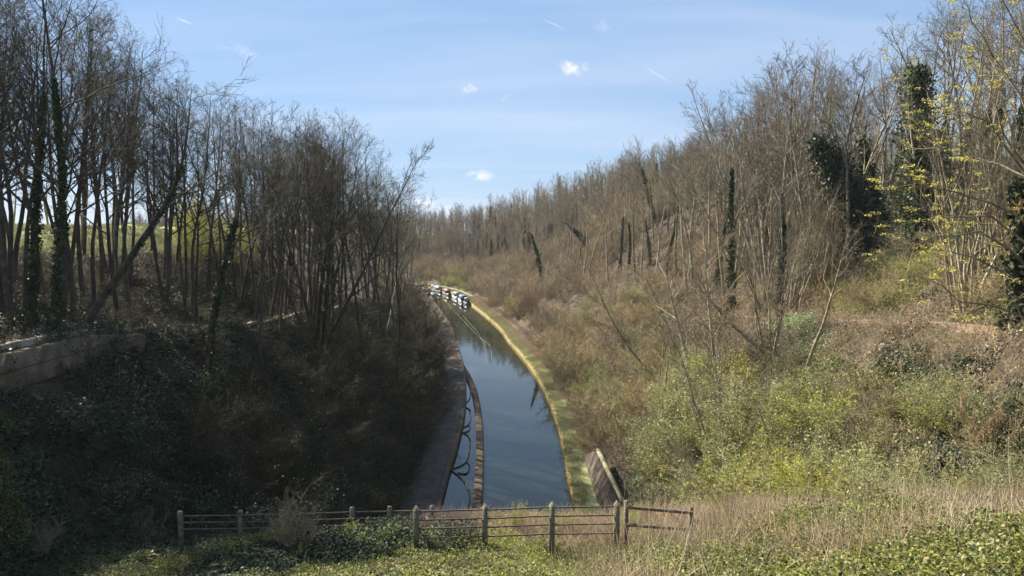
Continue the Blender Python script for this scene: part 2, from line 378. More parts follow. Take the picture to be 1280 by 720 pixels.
# berm (mid slope path) tables : arc -> offset, height
LB_T = [0, 30, 54, 75, 100, 130, 180, 400]; LB_S = [20, 20, 20, 20, 19, 16, 12.5, 12.5]; LB_Z = [17, 15.5, 13.1, 12.0, 10.5, 8, 3.5, 3]
RB_T = [0, 32, 56, 92, 130, 180, 230, 600]; RB_S = [22, 22, 22, 22, 20, 17, 15, 15]; RB_Z = [17.5, 16.0, 13.5, 10.2, 8.6, 5, 3, 3]
def smax(a, b, k=1.2):
    h = np.clip(.5 + .5 * (a - b) / k, 0, 1)
    return b * (1 - h) + a * h + k * h * (1 - h)
CW = 4.85                                  # half width of the canal
def height(X, Y, rough=True):
    sh = np.shape(X)
    X = np.atleast_1d(np.asarray(X, float)).ravel(); Y = np.atleast_1d(np.asarray(Y, float)).ravel()
    S, T = st(X, Y)
    # right
    bo = np.interp(T, RB_T, RB_S); bz = np.interp(T, RB_T, RB_Z)
    rimz = np.interp(T, [0, 60, 120, 230, 255, 270, 285, 300, 330, 700], [25, 26.5, 28, 28, 27.5, 26, 22.5, 19, 16, 15]); rimo = np.interp(T, [0, 60, 150, 250], [44, 46, 46, 52])
    zr = np.where(S < 7.7, .5, np.where(S < bo - 1.8, .5 + (S - 7.7) / (bo - 9.5) * (bz - .5), np.where(S < bo + 1.8, bz, bz + (S - bo - 1.8) / (rimo - bo - 1.8) * (rimz - bz))))
    zr = np.where(S > rimo, rimz + 0 * S, zr)
    a = -S
    bo = np.interp(T, LB_T, LB_S); bz = np.interp(T, LB_T, LB_Z)
    zl = np.where(a < 7.9, .5, np.where(a < bo - 1.8, .5 + (a - 7.9) / (bo - 9.7) * (bz - .5 - np.interp(T, [20, 26, 32, 38], [0, .8, .6, 0])), np.where(a < bo + 1.8, bz, bz + (a - bo - 1.8) / 18.0 * (20.0 - bz))))
    zl = np.where(a > bo + 19.8, 20.0 + .004 * (a - bo - 19.8), zl)
    z = np.where(S > 0, zr, zl)
    far = np.clip((np.abs(S) - 8.5) / 4, 0, 1)
    z = np.where(np.abs(S) < CW + .25, -1.4, z)
    if rough:
        flat = np.minimum(1, np.minimum(np.abs(np.abs(S) - np.where(S > 0, np.interp(T, RB_T, RB_S), bo)) / 4, 1))
        amp_ = far * (.25 + .75 * flat)
        z = z + amp_ * ((vnoise(X, Y, 7, 1) - .5) * 1.6 + (vnoise(X, Y, 2.2, 2) - .5) * .6 + (vnoise(X, Y, .9, 5) - .5) * .2)
    # near mound over the tunnel
    B = np.interp(Y, [-60, 0, 6, 12, 16, 19, 22, 26, 29, 34, 39, 44], [19, 18.4, 16.1, 13.8, 12.35, 11.25, 10.8, 9.5, 7.4, 3.0, -.5, -3])
    lat = np.where(X < -4, (X + 4) * .13, 0) + np.where(X > 2.2, np.minimum(X - 2.2, 4) * .28, 0) * np.clip((26 - Y) / 8, 0, 1) + np.where(X > 6, (X - 6) * .02, 0)
    zm = B + lat
    if rough:
        zm = zm + (vnoise(X, Y, 3, 3) - .5) * .5 + (vnoise(X, Y, 1.1, 4) - .5) * .2
    z = np.where(Y < 46, smax(zm, z), z)
    return z.reshape(sh) if sh else float(z[0])
def hz(x, y): return float(height(np.array([x]), np.array([y]))[0])
def ground(px, py, dmax=900):
    r = ray(px, py); d = np.concatenate([np.arange(4, 120, .25), np.arange(120, dmax, 1.0)])
    P = np.outer(d, r) + np.array([0, 0, CAM_Z])
    z = height(P[:, 0], P[:, 1]); k = np.argmax(P[:, 2] < z)
    if P[k, 2] >= z[k]: return None
    return np.array([P[k, 0], P[k, 1], z[k]])

xs = np.concatenate([-np.geomspace(2500, 75, 34)[:-1], np.arange(-75, 62, .7), np.geomspace(62, 2500, 34)])
ys = np.concatenate([np.arange(-40, 4, 2), np.arange(4, 60, .5), np.arange(60, 160, .9), np.arange(160, 370, 1.8), np.geomspace(371, 4000, 34)])
GX, GY = np.meshgrid(xs, ys)
GZ = height(GX, GY)
nx, ny = len(xs), len(ys)
idx = np.arange(nx * ny).reshape(ny, nx)
q = np.stack([idx[:-1, :-1], idx[:-1, 1:], idx[1:, 1:], idx[1:, :-1]], -1).reshape(-1, 4)
S_, T_ = st(GX.ravel(), GY.ravel()); S_ = S_.reshape(ny, nx)
Sc = (S_[:-1, :-1] + S_[1:, 1:]) / 2; Xc = (GX[:-1, :-1] + GX[1:, 1:]) / 2; Yc = (GY[:-1, :-1] + GY[1:, 1:]) / 2
fmt = (((Sc < -34.5) | (np.hypot(Xc, Yc - 200) > 600))).astype(int).ravel()
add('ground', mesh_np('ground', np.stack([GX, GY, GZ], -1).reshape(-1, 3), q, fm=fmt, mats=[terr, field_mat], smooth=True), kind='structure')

def ribbon(name, t0, t1, profile, m, step=2.0, **kw):
    """profile: function(t)->list of (s,z); extruded along the canal"""
    tt = np.arange(t0, t1 + .01, step); rows = []
    for tq in tt:
        pr = profile(tq); s = np.array([p[0] for p in pr]); z = np.array([p[1] for p in pr])
        x, y = at(np.full(len(s), tq), s); rows.append(np.stack([x, y, z], -1))
    V = np.array(rows); n, k, _ = V.shape; id_ = np.arange(n * k).reshape(n, k)
    q = np.stack([id_[:-1, :-1], id_[:-1, 1:], id_[1:, 1:], id_[1:, :-1]], -1).reshape(-1, 4)
    return add(name, mesh_np(name, V.reshape(-1, 3), q, m), **kw)
ribbon('canal_water', 24, 560, lambda t: [(-CW - .05, 0), (0, 0), (CW + .05, 0)], wm, kind='structure')
ribbon('canal_bank_edging', 24, 560, lambda t: [(CW, -1.2), (CW, .56), (CW + .2 + .1 * math.sin(t * .7) * math.sin(t * .23), .60), (CW + .24 + .1 * math.sin(t * .7) * math.sin(t * .23), .50)], ochre, 1.0, kind='structure')
ribbon('green_verge', 24, 560, lambda t: [(CW + .1, .57), (CW + 1.5, .60 + .05 * math.sin(t)), (7.3, .60), (8.0, .8)], green_verge, 1.0, kind='structure')
LW = 1.2 # half-metre coping on left
ribbon('towpath_edging', 24, 560, lambda t: [(-CW - .38, .5), (-CW - .36, .585), (-CW, .58), (-CW, -1.2)], brick, 1.5, kind='structure')
ribbon('towpath', 24, 560, lambda t: [(-8.2, .62), (-7.6, .555), (-CW - .37, .55)], tow_mat, 1.5, kind='structure')
def berm_prof(TT, SS, ZZ, sg, hw):
    def f(t):
        s = np.interp(t, TT, SS); out = []
        for o in (-hw, -hw * .4, 0, hw * .4, hw):
            x, y = at(t, sg * (s + o)); out.append((sg * (s + o), hz(float(x), float(y)) + .06 - (abs(o) > hw * .9) * .25))
        return out if sg > 0 else out[::-1]
    return f
ribbon('hillside_path', 26, 230, berm_prof(RB_T, RB_S, RB_Z, 1, 1.8), path_mat, 1.2, kind='structure')
ribbon('bank_path', 24, 170, berm_prof(LB_T, LB_S, LB_Z, -1, 1.3), path_mat, 1.2, kind='structure')

# divider wall down the left side of the canal, closing on the towpath at its far end
dv = catmull(np.array([(-2.55, 46), (-2.55, 54), (-2.9, 66), (-3.55, 78), (-4.6, 90), (-6.1, 101), (-7.7, 110)], float))
DVt = np.gradient(dv, axis=0); DVt /= np.linalg.norm(DVt, axis=1, keepdims=True); DVn = np.stack([DVt[:, 1], -DVt[:, 0]], 1)
V = []
for p, n in zip(dv, DVn):
    for o, z in ((-.36, -1.2), (-.36, .28), (-.2, .36), (.2, .36), (.36, .28), (.36, -1.2)):
        V.append((p[0] + n[0] * o, p[1] + n[1] * o, z))
k = 6; n = len(dv); id_ = np.arange(n * k).reshape(n, k)
q = np.stack([id_[:-1, :-1], id_[1:, :-1], id_[1:, 1:], id_[:-1, 1:]], -1).reshape(-1, 4)
add('divider_wall', mesh_np('divider_wall', V, q, brick), label='low mossy brick wall curving through the water between side channel and canal', category='wall')

# dark reflections in the side channel, built as thin solid ribs
def rib(ctrs, name_label):
    mb = MB()
    for c in ctrs:
        P = []
        for (px, py) in c:
            r = ray(px, py); d = -(CAM_Z - .05) / r[2]; P.append(r * d + np.array([0, 0, CAM_Z]))
        P = np.array(P); P2 = catmull(P[:, :2]) if False else P
        # smooth
        u = np.linspace(0, len(P) - 1, 4 * len(P)); Q = np.stack([np.interp(u, range(len(P)), P[:, i]) for i in range(3)], -1)
        for _ in range(3): Q[1:-1] = (Q[:-2] + Q[1:-1] * 2 + Q[2:]) / 4
        mb.tubes(Q[None], np.full((1, len(Q)), .065), 6)
    add('reflection_rib', mb.mesh('reflection_rib', brick, smooth=True), label=name_label, category='rib', group='curved reflections in the side channel, built as ribs')
rib([[(562, 587), (570, 592), (580, 601), (586, 613), (588, 625), (585, 636)], [(562, 587), (575, 583), (584, 577), (586, 568), (588, 556), (587, 548)],
     [(572, 591), (582, 593), (586, 589), (587, 581), (583, 577)]], 'nearest and largest forked dark reflection, built as a rib curving across the narrow side channel')
rib([[(572, 540), (579, 541), (586, 545), (588, 552)], [(572, 540), (580, 534), (586, 531), (589, 522), (587, 514)], [(578, 541), (586, 539), (588, 534), (585, 531)]],
    'middle forked dark reflection, built as a rib in the side channel, beyond the largest one')
rib([[(577, 508), (583, 509), (588, 513)], [(577, 508), (584, 503), (588, 497), (588, 488)]], 'small forked dark reflection, built as a rib in the far end of the side channel')

# ------------------------------------------------------------------ haze
def haze_box():
    mb = MB(); mb.box((0, 1980, 36.5), (5200, 4100, 80))
    h = add('haze', mb.mesh('haze'), kind='stuff', label='thin blue spring haze over the cutting', category='haze')
    m = bpy.data.materials.new('thin_haze'); m.use_nodes = True; t = m.node_tree; t.nodes.remove(t.nodes['Principled BSDF'])
    v = t.nodes.new('ShaderNodeVolumePrincipled'); v.inputs['Color'].default_value = (.82, .9, 1, 1); v.inputs['Density'].default_value = .00011; v.inputs['Anisotropy'].default_value = 0.0
    t.links.new(v.outputs[0], t.nodes['Material Output'].inputs['Volume']); h.data.materials.clear(); h.data.materials.append(m)
haze_box()
# ------------------------------------------------------------------ plants
def grow(rng, P0, D0, L, Rr, K, wig, trop, taper):
    n = len(P0); pts = np.empty((n, K + 1, 3)); rad = np.empty((n, K + 1)); pts[:, 0] = P0; D = D0.copy(); rad[:, 0] = Rr
    dirs = np.empty((n, K + 1, 3)); dirs[:, 0] = D
    for k in range(K):
        pts[:, k + 1] = pts[:, k] + D * (L / K)[:, None]
        D = D + rng.normal(size=(n, 3)) * wig + np.array([0, 0, trop]); D /= np.linalg.norm(D, axis=1, keepdims=True)
        rad[:, k + 1] = Rr * (1 - taper * (k + 1) / K); dirs[:, k + 1] = D
    return pts, rad, dirs
def children(rng, pts, rad, dirs, L, m, u0, u1, ratio, ang, rr, shape=.5, minr=.006, angvar=.25):
    n, K1, _ = pts.shape; K = K1 - 1
    if np.isscalar(m): cnt = np.full(n, m)
    else: cnt = m
    own = np.repeat(np.arange(n), cnt)
    u = np.concatenate([(np.arange(c) + rng.random(c)) / max(c, 1) for c in cnt]) if len(cnt) else np.zeros(0)
    u = u0 + (u1 - u0) * u
    f = u * K; i = np.minimum(f.astype(int), K - 1); w_ = (f - i)[:, None]
    P = pts[own, i] * (1 - w_) + pts[own, i + 1] * w_
    D = dirs[own, i]; r = rad[own, i] * (1 - w_[:, 0]) + rad[own, i + 1] * w_[:, 0]
    a = rng.normal(size=D.shape); a -= (a * D).sum(1, keepdims=True) * D; a /= np.linalg.norm(a, axis=1, keepdims=True)
    th = ang * (1 + rng.normal(size=len(own)) * angvar)
    D2 = D * np.cos(th)[:, None] + a * np.sin(th)[:, None]
    L2 = L[own] * ratio * (1 - shape * (u - u0) / (u1 - u0 + 1e-6)) * rng.uniform(.65, 1.3, len(own))
    R2 = np.maximum(np.minimum(r * rr, L2 * .035 + .004), minr)
    return P, D2, L2, R2

def make_tree(seed, h=16, r=.16, stems=1, spread=0.0, lean=0.02, crown0=.35, n1=16, n2=6, n3=5, n4=0, l1=.30, a1=.75, trop=.06, wig=.06, minr=.011,
              shape=.55, barkm=None, twigm=None, ivy=0, ivy_h=.6, leaf=0, leafm=None, leaf_size=.1, ivy_r=.35, ivy_size=.16, l2=.5, cap=1.0, leaf_spread=.06):
    rng = np.random.default_rng(seed)
    P0 = np.zeros((stems, 3)); D0 = np.tile([0, 0, 1.], (stems, 1))
    if stems > 1:
        az = np.arange(stems) * 2 * math.pi / stems + rng.random(stems) * .8
        P0[:, 0] = np.cos(az) * r * 1.4; P0[:, 1] = np.sin(az) * r * 1.4
        D0[:, 0] = np.cos(az) * spread * rng.uniform(.4, 1.2, stems); D0[:, 1] = np.sin(az) * spread * rng.uniform(.4, 1.2, stems)
    D0[:, 0] += lean; D0 /= np.linalg.norm(D0, axis=1, keepdims=True)
    P0[:, 2] = -.4
    Ls = np.full(stems, float(h)) * (rng.uniform(.72, 1.0, stems) if stems > 1 else 1)
    lv = []
    p, rd, d = grow(rng, P0, D0, Ls, np.full(stems, r) * (rng.uniform(.7, 1.1, stems) if stems > 1 else 1), 12, wig * .45, .02, .9)
    trunk = MB(); trunk.tubes(p, rd, 8)
    P, D, L, Rr = children(rng, p, rd, d, Ls, n1, crown0, .98, l1, a1, .62, shape, minr)
    p1, r1, d1 = grow(rng, P, D, L, Rr, 7, wig * 1.3, trop, .85)
    trunk.tubes(p1, r1, 5)
    crown = MB()
    P, D, L2, Rr = children(rng, p1, r1, d1, L, n2, .2, 1., l2, .65, .6, .45, minr)
    p2, r2, d2 = grow(rng, P, D, L2, Rr, 4, wig * 1.6, trop * .9, .75)
    crown.tubes(p2, r2, 3)
    tips = p2
    if n3:
        P, D, L3, Rr = children(rng, p2, r2, d2, L2, n3, .15, 1., .55, .6, .65, .4, minr * .8)
        p3, r3, d3 = grow(rng, P, D, L3, Rr, 3, wig * 1.6, trop, .6)
        crown.tubes(p3, r3, 3); tips = p3
        if n4:
            P, D, L4, Rr = children(rng, p3, r3, d3, L3, n4, .1, 1., .6, .6, .7, .3, minr * .6)
            p4, r4, d4 = grow(rng, P, D, L4, Rr, 2, wig * 1.6, trop, .5)
            crown.tubes(p4, r4, 3); tips = p4
    out = {'trunk': trunk.mesh('trunk', barkm or bark, smooth=True), 'crown': crown.mesh('crown', twigm or twig)}
    if ivy:
        mb = MB()
        nI = ivy
        k = rng.integers(0, stems, nI); u = rng.random(nI) ** .9 * ivy_h * 12
        i = np.minimum(u.astype(int), 11); w_ = (u - i)[:, None]
        c = p[k, i] * (1 - w_) + p[k, i + 1] * w_
        az = rng.random(nI) * 2 * math.pi
        clump = .55 + .45 * np.sin(c[:, 2] * 1.9 + az * 2 + k) * np.sin(c[:, 2] * .7 + 1.3)
        rr_ = ivy_r * clump * rng.uniform(.3, 1.25, nI) * (1 - .8 * u / (ivy_h * 12 + .01)) + .05
        c = c + np.stack([np.cos(az) * rr_, np.sin(az) * rr_, rng.normal(size=nI) * .1], 1)
        mb.leaves(c, ivy_size * rng.uniform(.6, 1.3, nI), rng, up=.1, aspect=.8)
        out['ivy'] = mb.mesh('ivy', ivy_leaf)
    if leaf:
        mb = MB(); T = tips.reshape(-1, 3); s_ = T[rng.integers(0, len(T), leaf)] + rng.normal(size=(leaf, 3)) * leaf_spread
        mb.leaves(s_, leaf_size * rng.uniform(.6, 1.3, leaf), rng, up=.3, aspect=.7)
        out['leaves'] = mb.mesh('leaves', leafm or fresh_leaf)
    out['h'] = float(max(p[..., 2].max(), tips[..., 2].max()))
    return out

def make_shrub(seed, h=3.5, stems=14, spread=.55, n1=7, n2=6, n3=0, twigm=None, leaf=0, leafm=None, leaf_size=.06, minr=.008, r=.03, trop=.05, wig=.12, leaf_spread=.06):
    rng = np.random.default_rng(seed)
    az = rng.random(stems) * 2 * math.pi; sp = spread * np.sqrt(rng.random(stems)) * 1.5
    D0 = np.stack([np.cos(az) * sp, np.sin(az) * sp, np.ones(stems)], 1); D0 /= np.linalg.norm(D0, axis=1, keepdims=True)
    P0 = np.stack([np.cos(az) * sp * .5, np.sin(az) * sp * .5, np.full(stems, -.25)], 1)
    Ls = h * rng.uniform(.6, 1.1, stems)
    p, rd, d = grow(rng, P0, D0, Ls, r * rng.uniform(.6, 1.2, stems), 6, wig, trop, .8)
    st_ = MB(); st_.tubes(p, rd, 4)
    P, D, L, Rr = children(rng, p, rd, d, Ls, n1, .2, 1., .42, .6, .6, .5, minr)
    p1, r1, d1 = grow(rng, P, D, L, Rr, 4, wig * 1.2, trop, .7)
    tw = MB(); tw.tubes(p1, r1, 3); tips = p1
    P, D, L2, Rr = children(rng, p1, r1, d1, L, n2, .1, 1., .5, .6, .7, .4, minr * .75)
    p2, r2, d2 = grow(rng, P, D, L2, Rr, 3, wig * 1.3, trop, .6)
    tw.tubes(p2, r2, 3); tips = p2
    if n3:
        P, D, L3, Rr = children(rng, p2, r2, d2, L2, n3, .1, 1., .6, .6, .7, .3, minr * .6)
        p3, r3, d3 = grow(rng, P, D, L3, Rr, 2, wig, trop, .5); tw.tubes(p3, r3, 3); tips = p3
    out = {'stems': st_.mesh('stems', twigm or twig), 'twigs': tw.mesh('twigs', twigm or twig)}
    if leaf:
        mb = MB(); T = tips[:, 1:].reshape(-1, 3); s_ = T[rng.integers(0, len(T), leaf)] + rng.normal(size=(leaf, 3)) * leaf_spread
        mb.leaves(s_, leaf_size * rng.uniform(.6, 1.4, leaf), rng, up=.3, aspect=.7)
        out['leaves'] = mb.mesh('leaves', leafm or fresh_leaf)
    out['h'] = float(tips[..., 2].max())
    return out

def place(proto, name, loc, rz=0, s=1.0, tilt=(0, 0), sxy=1.0, label=None, category='tree', group=None):
    e = empty(name, loc); e.rotation_euler = (tilt[0], tilt[1], rz); e.scale = (s * sxy, s * sxy, s)
    e['label'] = label; e['category'] = category
    if group: e['group'] = group
    for k_, me in proto.items():
        if k_ == 'h': continue
        add(k_, me, e)
    return e

# prototypes
near_l = [make_tree(100 + i, 17, .15, stems=1 + (i == 4), spread=.16, n1=17 - 3 * (i == 4), n2=6, n3=5, n4=1, l1=.26 + .03 * (i % 3), a1=.7 + .12 * (i % 2), trop=.07, wig=.10, minr=.012, barkm=bark_shaded, twigm=twig_shaded, crown0=.36 + .07 * (i % 3), lean=.05 * (i % 3 - 1)) for i in range(6)]
ivy_l = [make_tree(120 + i, 17, .17, n1=16, n2=6, n3=5, n4=1, l1=.32, a1=.8, trop=.06, wig=.09, minr=.010, barkm=bark_shaded, twigm=twig_shaded, crown0=.35, ivy=3600, ivy_h=.7, ivy_r=.42, ivy_size=.15) for i in range(2)]
mid_t = [make_tree(140 + i, 17, .21, n1=12, n2=5, n3=5, n4=0, l1=.26 + .03 * (i % 3), a1=.6 + .1 * (i % 2), trop=.07, wig=.11, minr=.015, twigm=twig_grey, crown0=.48 + .07 * (i % 3), lean=.04 * (i % 3 - 1)) for i in range(8)]
fork_t = [make_tree(160 + i, 16, .13, stems=5, spread=.3, n1=9, n2=5, n3=5, n4=1, l1=.26, a1=.55, trop=.07, wig=.1, minr=.014, twigm=twig_grey, crown0=.35) for i in range(3)]
ivy_r = [make_tree(170 + i, 17, .16, n1=13, n2=5, n3=5, n4=0, l1=.28, a1=.65, trop=.07, wig=.1, minr=.015, twigm=twig_grey, crown0=.45, ivy=3600, ivy_h=.55 + .1 * i, ivy_r=.6, ivy_size=.2) for i in range(3)]
round_t = make_tree(182, 17, .17, stems=6, spread=.4, n1=12, n2=7, n3=6, n4=1, l1=.30, a1=.65, trop=.05, wig=.09, minr=.013, crown0=.25, barkm=bark_shaded, twigm=twig_shaded)
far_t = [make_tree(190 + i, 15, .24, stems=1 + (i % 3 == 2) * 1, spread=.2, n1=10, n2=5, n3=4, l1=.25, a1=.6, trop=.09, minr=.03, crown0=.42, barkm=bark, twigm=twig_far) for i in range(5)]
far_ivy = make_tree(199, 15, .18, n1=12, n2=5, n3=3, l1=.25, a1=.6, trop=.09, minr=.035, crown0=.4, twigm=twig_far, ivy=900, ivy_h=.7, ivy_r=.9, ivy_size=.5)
budding = [make_tree(205 + i, 12, .11, stems=2, spread=.25, n1=16, n2=7, n3=6, l1=.28, a1=.7, trop=.06, minr=.014, crown0=.2, twigm=twig_olive, leaf=2600, leafm=fresh_leaf, leaf_size=.13) for i in range(2)]

sh_brown = [make_shrub(300 + i, 4.2, 14, .55, 8, 5, 2, twigm=twig_red, minr=.019, wig=.16) for i in range(3)]
sh_tan = [make_shrub(310 + i, 4.0, 14, .6, 8, 5, 2, twigm=twig, minr=.017, wig=.17, leaf=260, leafm=bud_leaf, leaf_size=.10) for i in range(3)]
sh_dark = [make_shrub(320 + i, 3.8, 14, .6, 8, 5, 2, twigm=twig_shaded, minr=.012, wig=.17, leaf=220, leafm=bramble_leaf, leaf_size=.09) for i in range(3)]
sh_bud = [make_shrub(330 + i, 3.6, 18, .6, 8, 6, 2, twigm=twig_olive, leaf=2600, leafm=bud_leaf, leaf_size=.10, minr=.012, leaf_spread=.12, wig=.16) for i in range(3)]
sh_fresh = [make_shrub(340 + i, 3.2, 16, .6, 8, 6, 2, twigm=twig_olive, leaf=2400, leafm=fresh_leaf, leaf_size=.10, minr=.011, leaf_spread=.12, wig=.16) for i in range(3)]
sh_ever = [make_shrub(350 + i, 2.6, 16, .6, 8, 6, 0, twigm=twig_shaded, leaf=4200, leafm=ivy_leaf, leaf_size=.11, leaf_spread=.14) for i in range(2)]

# skyline of the photograph: (px, py of tree tops)
SKY_X = [-200, 0, 60, 130, 170, 210, 260, 320, 350, 400, 430, 470, 500, 515, 522, 545, 600, 640, 690, 715, 760, 800, 850, 890, 925, 945, 1000, 1040, 1060, 1100, 1130, 1200, 1280, 1500]
SKY_Y = [-60, -50, -30, 5, 62, 70, 95, 112, 140, 130, 135, 165, 200, 250, 262, 262, 240, 233, 235, 212, 185, 180, 152, 140, 112, 78, 52, 58, 70, 45, 8, -25, -40, -60]
class Scatter:
    def __init__(s, mind): s.c = {}; s.m = mind; s.g = mind
    def ok(s, x, y, md=None):
        md = md or s.m; k0 = (int(x // s.g), int(y // s.g)); rr = int(md // s.g) + 1
        for i in range(-rr, rr + 1):
            for j in range(-rr, rr + 1):
                for (a, b_) in s.c.get((k0[0] + i, k0[1] + j), ()):
                    if (a - x) ** 2 + (b_ - y) ** 2 < md * md: return False
        s.c.setdefault(k0, []).append((x, y)); return True
rnd = random.Random(11)
def in_view(x, y, z, pad=.06):
    if y < 6: return False
    return abs(x) < y * (.692 + pad) + 1.5
def tree_row(n_want, t_rng, s_rng, protos, sca, lab, group, hr=(9, 21), drop=(0, 70), tries=20000, name='bare_tree', bias=1.0, tiltmax=.06, xr=None, sxy=1.0):
    k = 0
    for _ in range(tries):
        if k >= n_want: break
        t_ = t_rng[0] + (t_rng[1] - t_rng[0]) * rnd.random() ** bias; s_ = rnd.uniform(*s_rng)
        x, y = (float(v) for v in at(t_, s_))
        z = hz(x, y)
        if not in_view(x, y, z): continue
        px, py = to_px((x, y, z))
        if xr and not (xr[0] < px < xr[1]): continue
        if 1005 < px < 1195 and y < 66 and s_ > 0: continue
        top = np.interp(px, SKY_X, SKY_Y) + rnd.uniform(*drop)
        f = y * math.cos(PITCH)
        zt = CAM_Z + (360 - top) / F_PX * y - math.tan(PITCH) * y
        H = zt - z
        if H < hr[0]: continue
        H = min(H, hr[1] * rnd.uniform(.85, 1.05))
        if not sca.ok(x, y): continue
        pr = rnd.choice(protos)
        place(pr, name, (x, y, z - .1), rnd.uniform(0, 6.28), H / pr['h'], (rnd.gauss(0, tiltmax), rnd.gauss(0, tiltmax)), sxy, lab(px, y) if callable(lab) else lab, 'tree', group)
        k += 1
    return k

# ---- feature trees (placed where they stand in the photograph)
def feature(proto, px, py, d, top, label, name='bare_tree', tilt=(0, 0), rz=0, group=None, sxy=1.0, category='tree'):
    """stand a tree at pixel column px on the ground at depth d, crown top at row `top`"""
    r = ray(px, py); x, y = r[0] * d, r[1] * d; z = hz(x, y)
    zt = CAM_Z + (360 - top) / F_PX * d - math.tan(PITCH) * d
    s = max(.15, (zt - z) / proto['h'])
    return place(proto, name, (x, y, z - .15), rz, s, tilt, sxy, label, category, group)
def gp(*pp):
    """points on the depth plane where the ground shows at the first pixel"""
    d_ = float(ground(*pp[0])[1]); print('gp', pp[0], round(d_)); return [pt(a, b_, d_) for a, b_ in pp]
def leaner(seed, P, r0, label, ivy=2500, ivy_r=.5, twigs=True, name='ivy_clad_tree', barkm=None, ivy_size=.17, n1=10, ivy_from=0.0, fat=False):
    """a tree whose trunk follows given points; ivy wrapped around it; P are offsets from its base"""
    rng = np.random.default_rng(seed); P = np.array(P, float)
    u = np.linspace(0, len(P) - 1, 13); Q = np.stack([np.interp(u, range(len(P)), P[:, i]) for i in range(3)], -1)
    for _ in range(3): Q[1:-1] = (Q[:-2] + 2 * Q[1:-1] + Q[2:]) / 4
    base = Q[0].copy(); z = hz(base[0], base[1]); Q = Q - base; Q[0, 2] -= .4
    e = empty(name, (base[0], base[1], z)); e['label'] = label; e['category'] = 'tree'
    L = np.linalg.norm(np.diff(Q, axis=0), axis=1).sum()
    rad = r0 * (1 - .93 * np.linspace(0, 1, 13)); tk = MB(); tk.tubes(Q[None], rad[None], 8)
    d = np.gradient(Q, axis=0); d /= np.linalg.norm(d, axis=1, keepdims=True)
    if twigs:
        P_, D_, L_, R_ = children(rng, Q[None], rad[None], d[None], np.array([L]), n1, .35, 1., .3, .8, .6, .4, .012)
        p1, r1, d1 = grow(rng, P_, D_, L_, R_, 6, .1, .09, .85); tk.tubes(p1, r1, 5)
        P_, D_, L_, R_ = children(rng, p1, r1, d1, L_, 7, .2, 1., .5, .6, .6, .4, .012)
        p2, r2, d2 = grow(rng, P_, D_, L_, R_, 4, .1, .06, .8)
        P_, D_, L_, R_ = children(rng, p2, r2, d2, L_, 6, .2, 1., .5, .6, .6, .4, .01)
        p3, r3, d3 = grow(rng, P_, D_, L_, R_, 3, .1, .06, .8)
        cr_ = MB(); cr_.tubes(p2, r2, 3); cr_.tubes(p3, r3, 3)
        add('crown', cr_.mesh('crown', twig_shaded if barkm is bark_shaded else twig), e)
    add('trunk', tk.mesh('trunk', barkm or bark, smooth=True), e)
    if ivy:
        uu = ivy_from * 12 + rng.random(ivy) * ((8.5 if twigs and not fat else 12) * (1 - ivy_from)); i = np.minimum(uu.astype(int), 11); w_ = (uu - i)[:, None]
        c = Q[i] * (1 - w_) + Q[i + 1] * w_
        v = rng.normal(size=(ivy, 3)); v /= np.linalg.norm(v, axis=1, keepdims=True)
        lump = .6 + .4 * np.sin(uu * 2.1 + v[:, 0] * 2 + seed) * np.cos(uu * .9 + v[:, 1] * 3)
        prof = np.sqrt(np.clip(np.sin(math.pi * np.clip(uu / 12, .06, .97)), .05, 1)) if ivy_from == 0 else 1
        prof = (1 - .45 * (uu / 12) ** 4) if fat else prof * (1 - .75 * (uu / 12) ** 3)
        c = c + v * (ivy_r * lump * prof * rng.uniform(.35, 1.1, ivy))[:, None] + np.array([0, 0, -.1])
        mb = MB(); mb.leaves(c, ivy_size * rng.uniform(.6, 1.3, ivy), rng, aspect=.8)
        add('ivy', mb.mesh('ivy', ivy_leaf), e)
    return e
def pt(px, py, d): r = ray(px, py); return r * d + np.array([0, 0, CAM_Z])

SC_L = Scatter(1.15); SC_R = Scatter(1.5)
feature(ivy_l[0], 42, 470, 33, -60, 'thick ivy-wrapped tree at the far left edge, its trunk the widest on the left bank', 'ivy_clad_tree', tilt=(0, .05))
feature(ivy_l[1], 68, 480, 31, -90, 'dark ivy-covered tree just right of the widest left-bank trunk, leaning slightly right', 'ivy_clad_tree', tilt=(0, .11), rz=0)
feature(ivy_l[0], 8, 440, 36, -60, 'ivy-covered trunk cut by the left edge of the photo', 'ivy_clad_tree', tilt=(0, -.02), rz=2.4)
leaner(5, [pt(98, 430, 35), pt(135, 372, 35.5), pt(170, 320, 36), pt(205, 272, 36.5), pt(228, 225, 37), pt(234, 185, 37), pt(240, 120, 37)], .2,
       'dark mossy trunk leaning steeply right across the left bank above the retaining wall', ivy=1500, ivy_r=.28, barkm=bark_shaded, n1=12)
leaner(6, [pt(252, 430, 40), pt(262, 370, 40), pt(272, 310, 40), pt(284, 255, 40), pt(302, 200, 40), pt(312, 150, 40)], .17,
       'ivy-hung tree leaning right in the middle of the left bank', ivy=3200, ivy_r=.42, barkm=bark_shaded, n1=12)
feature(round_t, 398, 392, 62, 128, 'large round-crowned many-stemmed bare tree at the right end of the left-bank trees')
feature(near_l[0], 165, 400, 44, 60, 'slim bare tree with brown leaf clusters beside the leaning mossy trunk', sxy=.8)
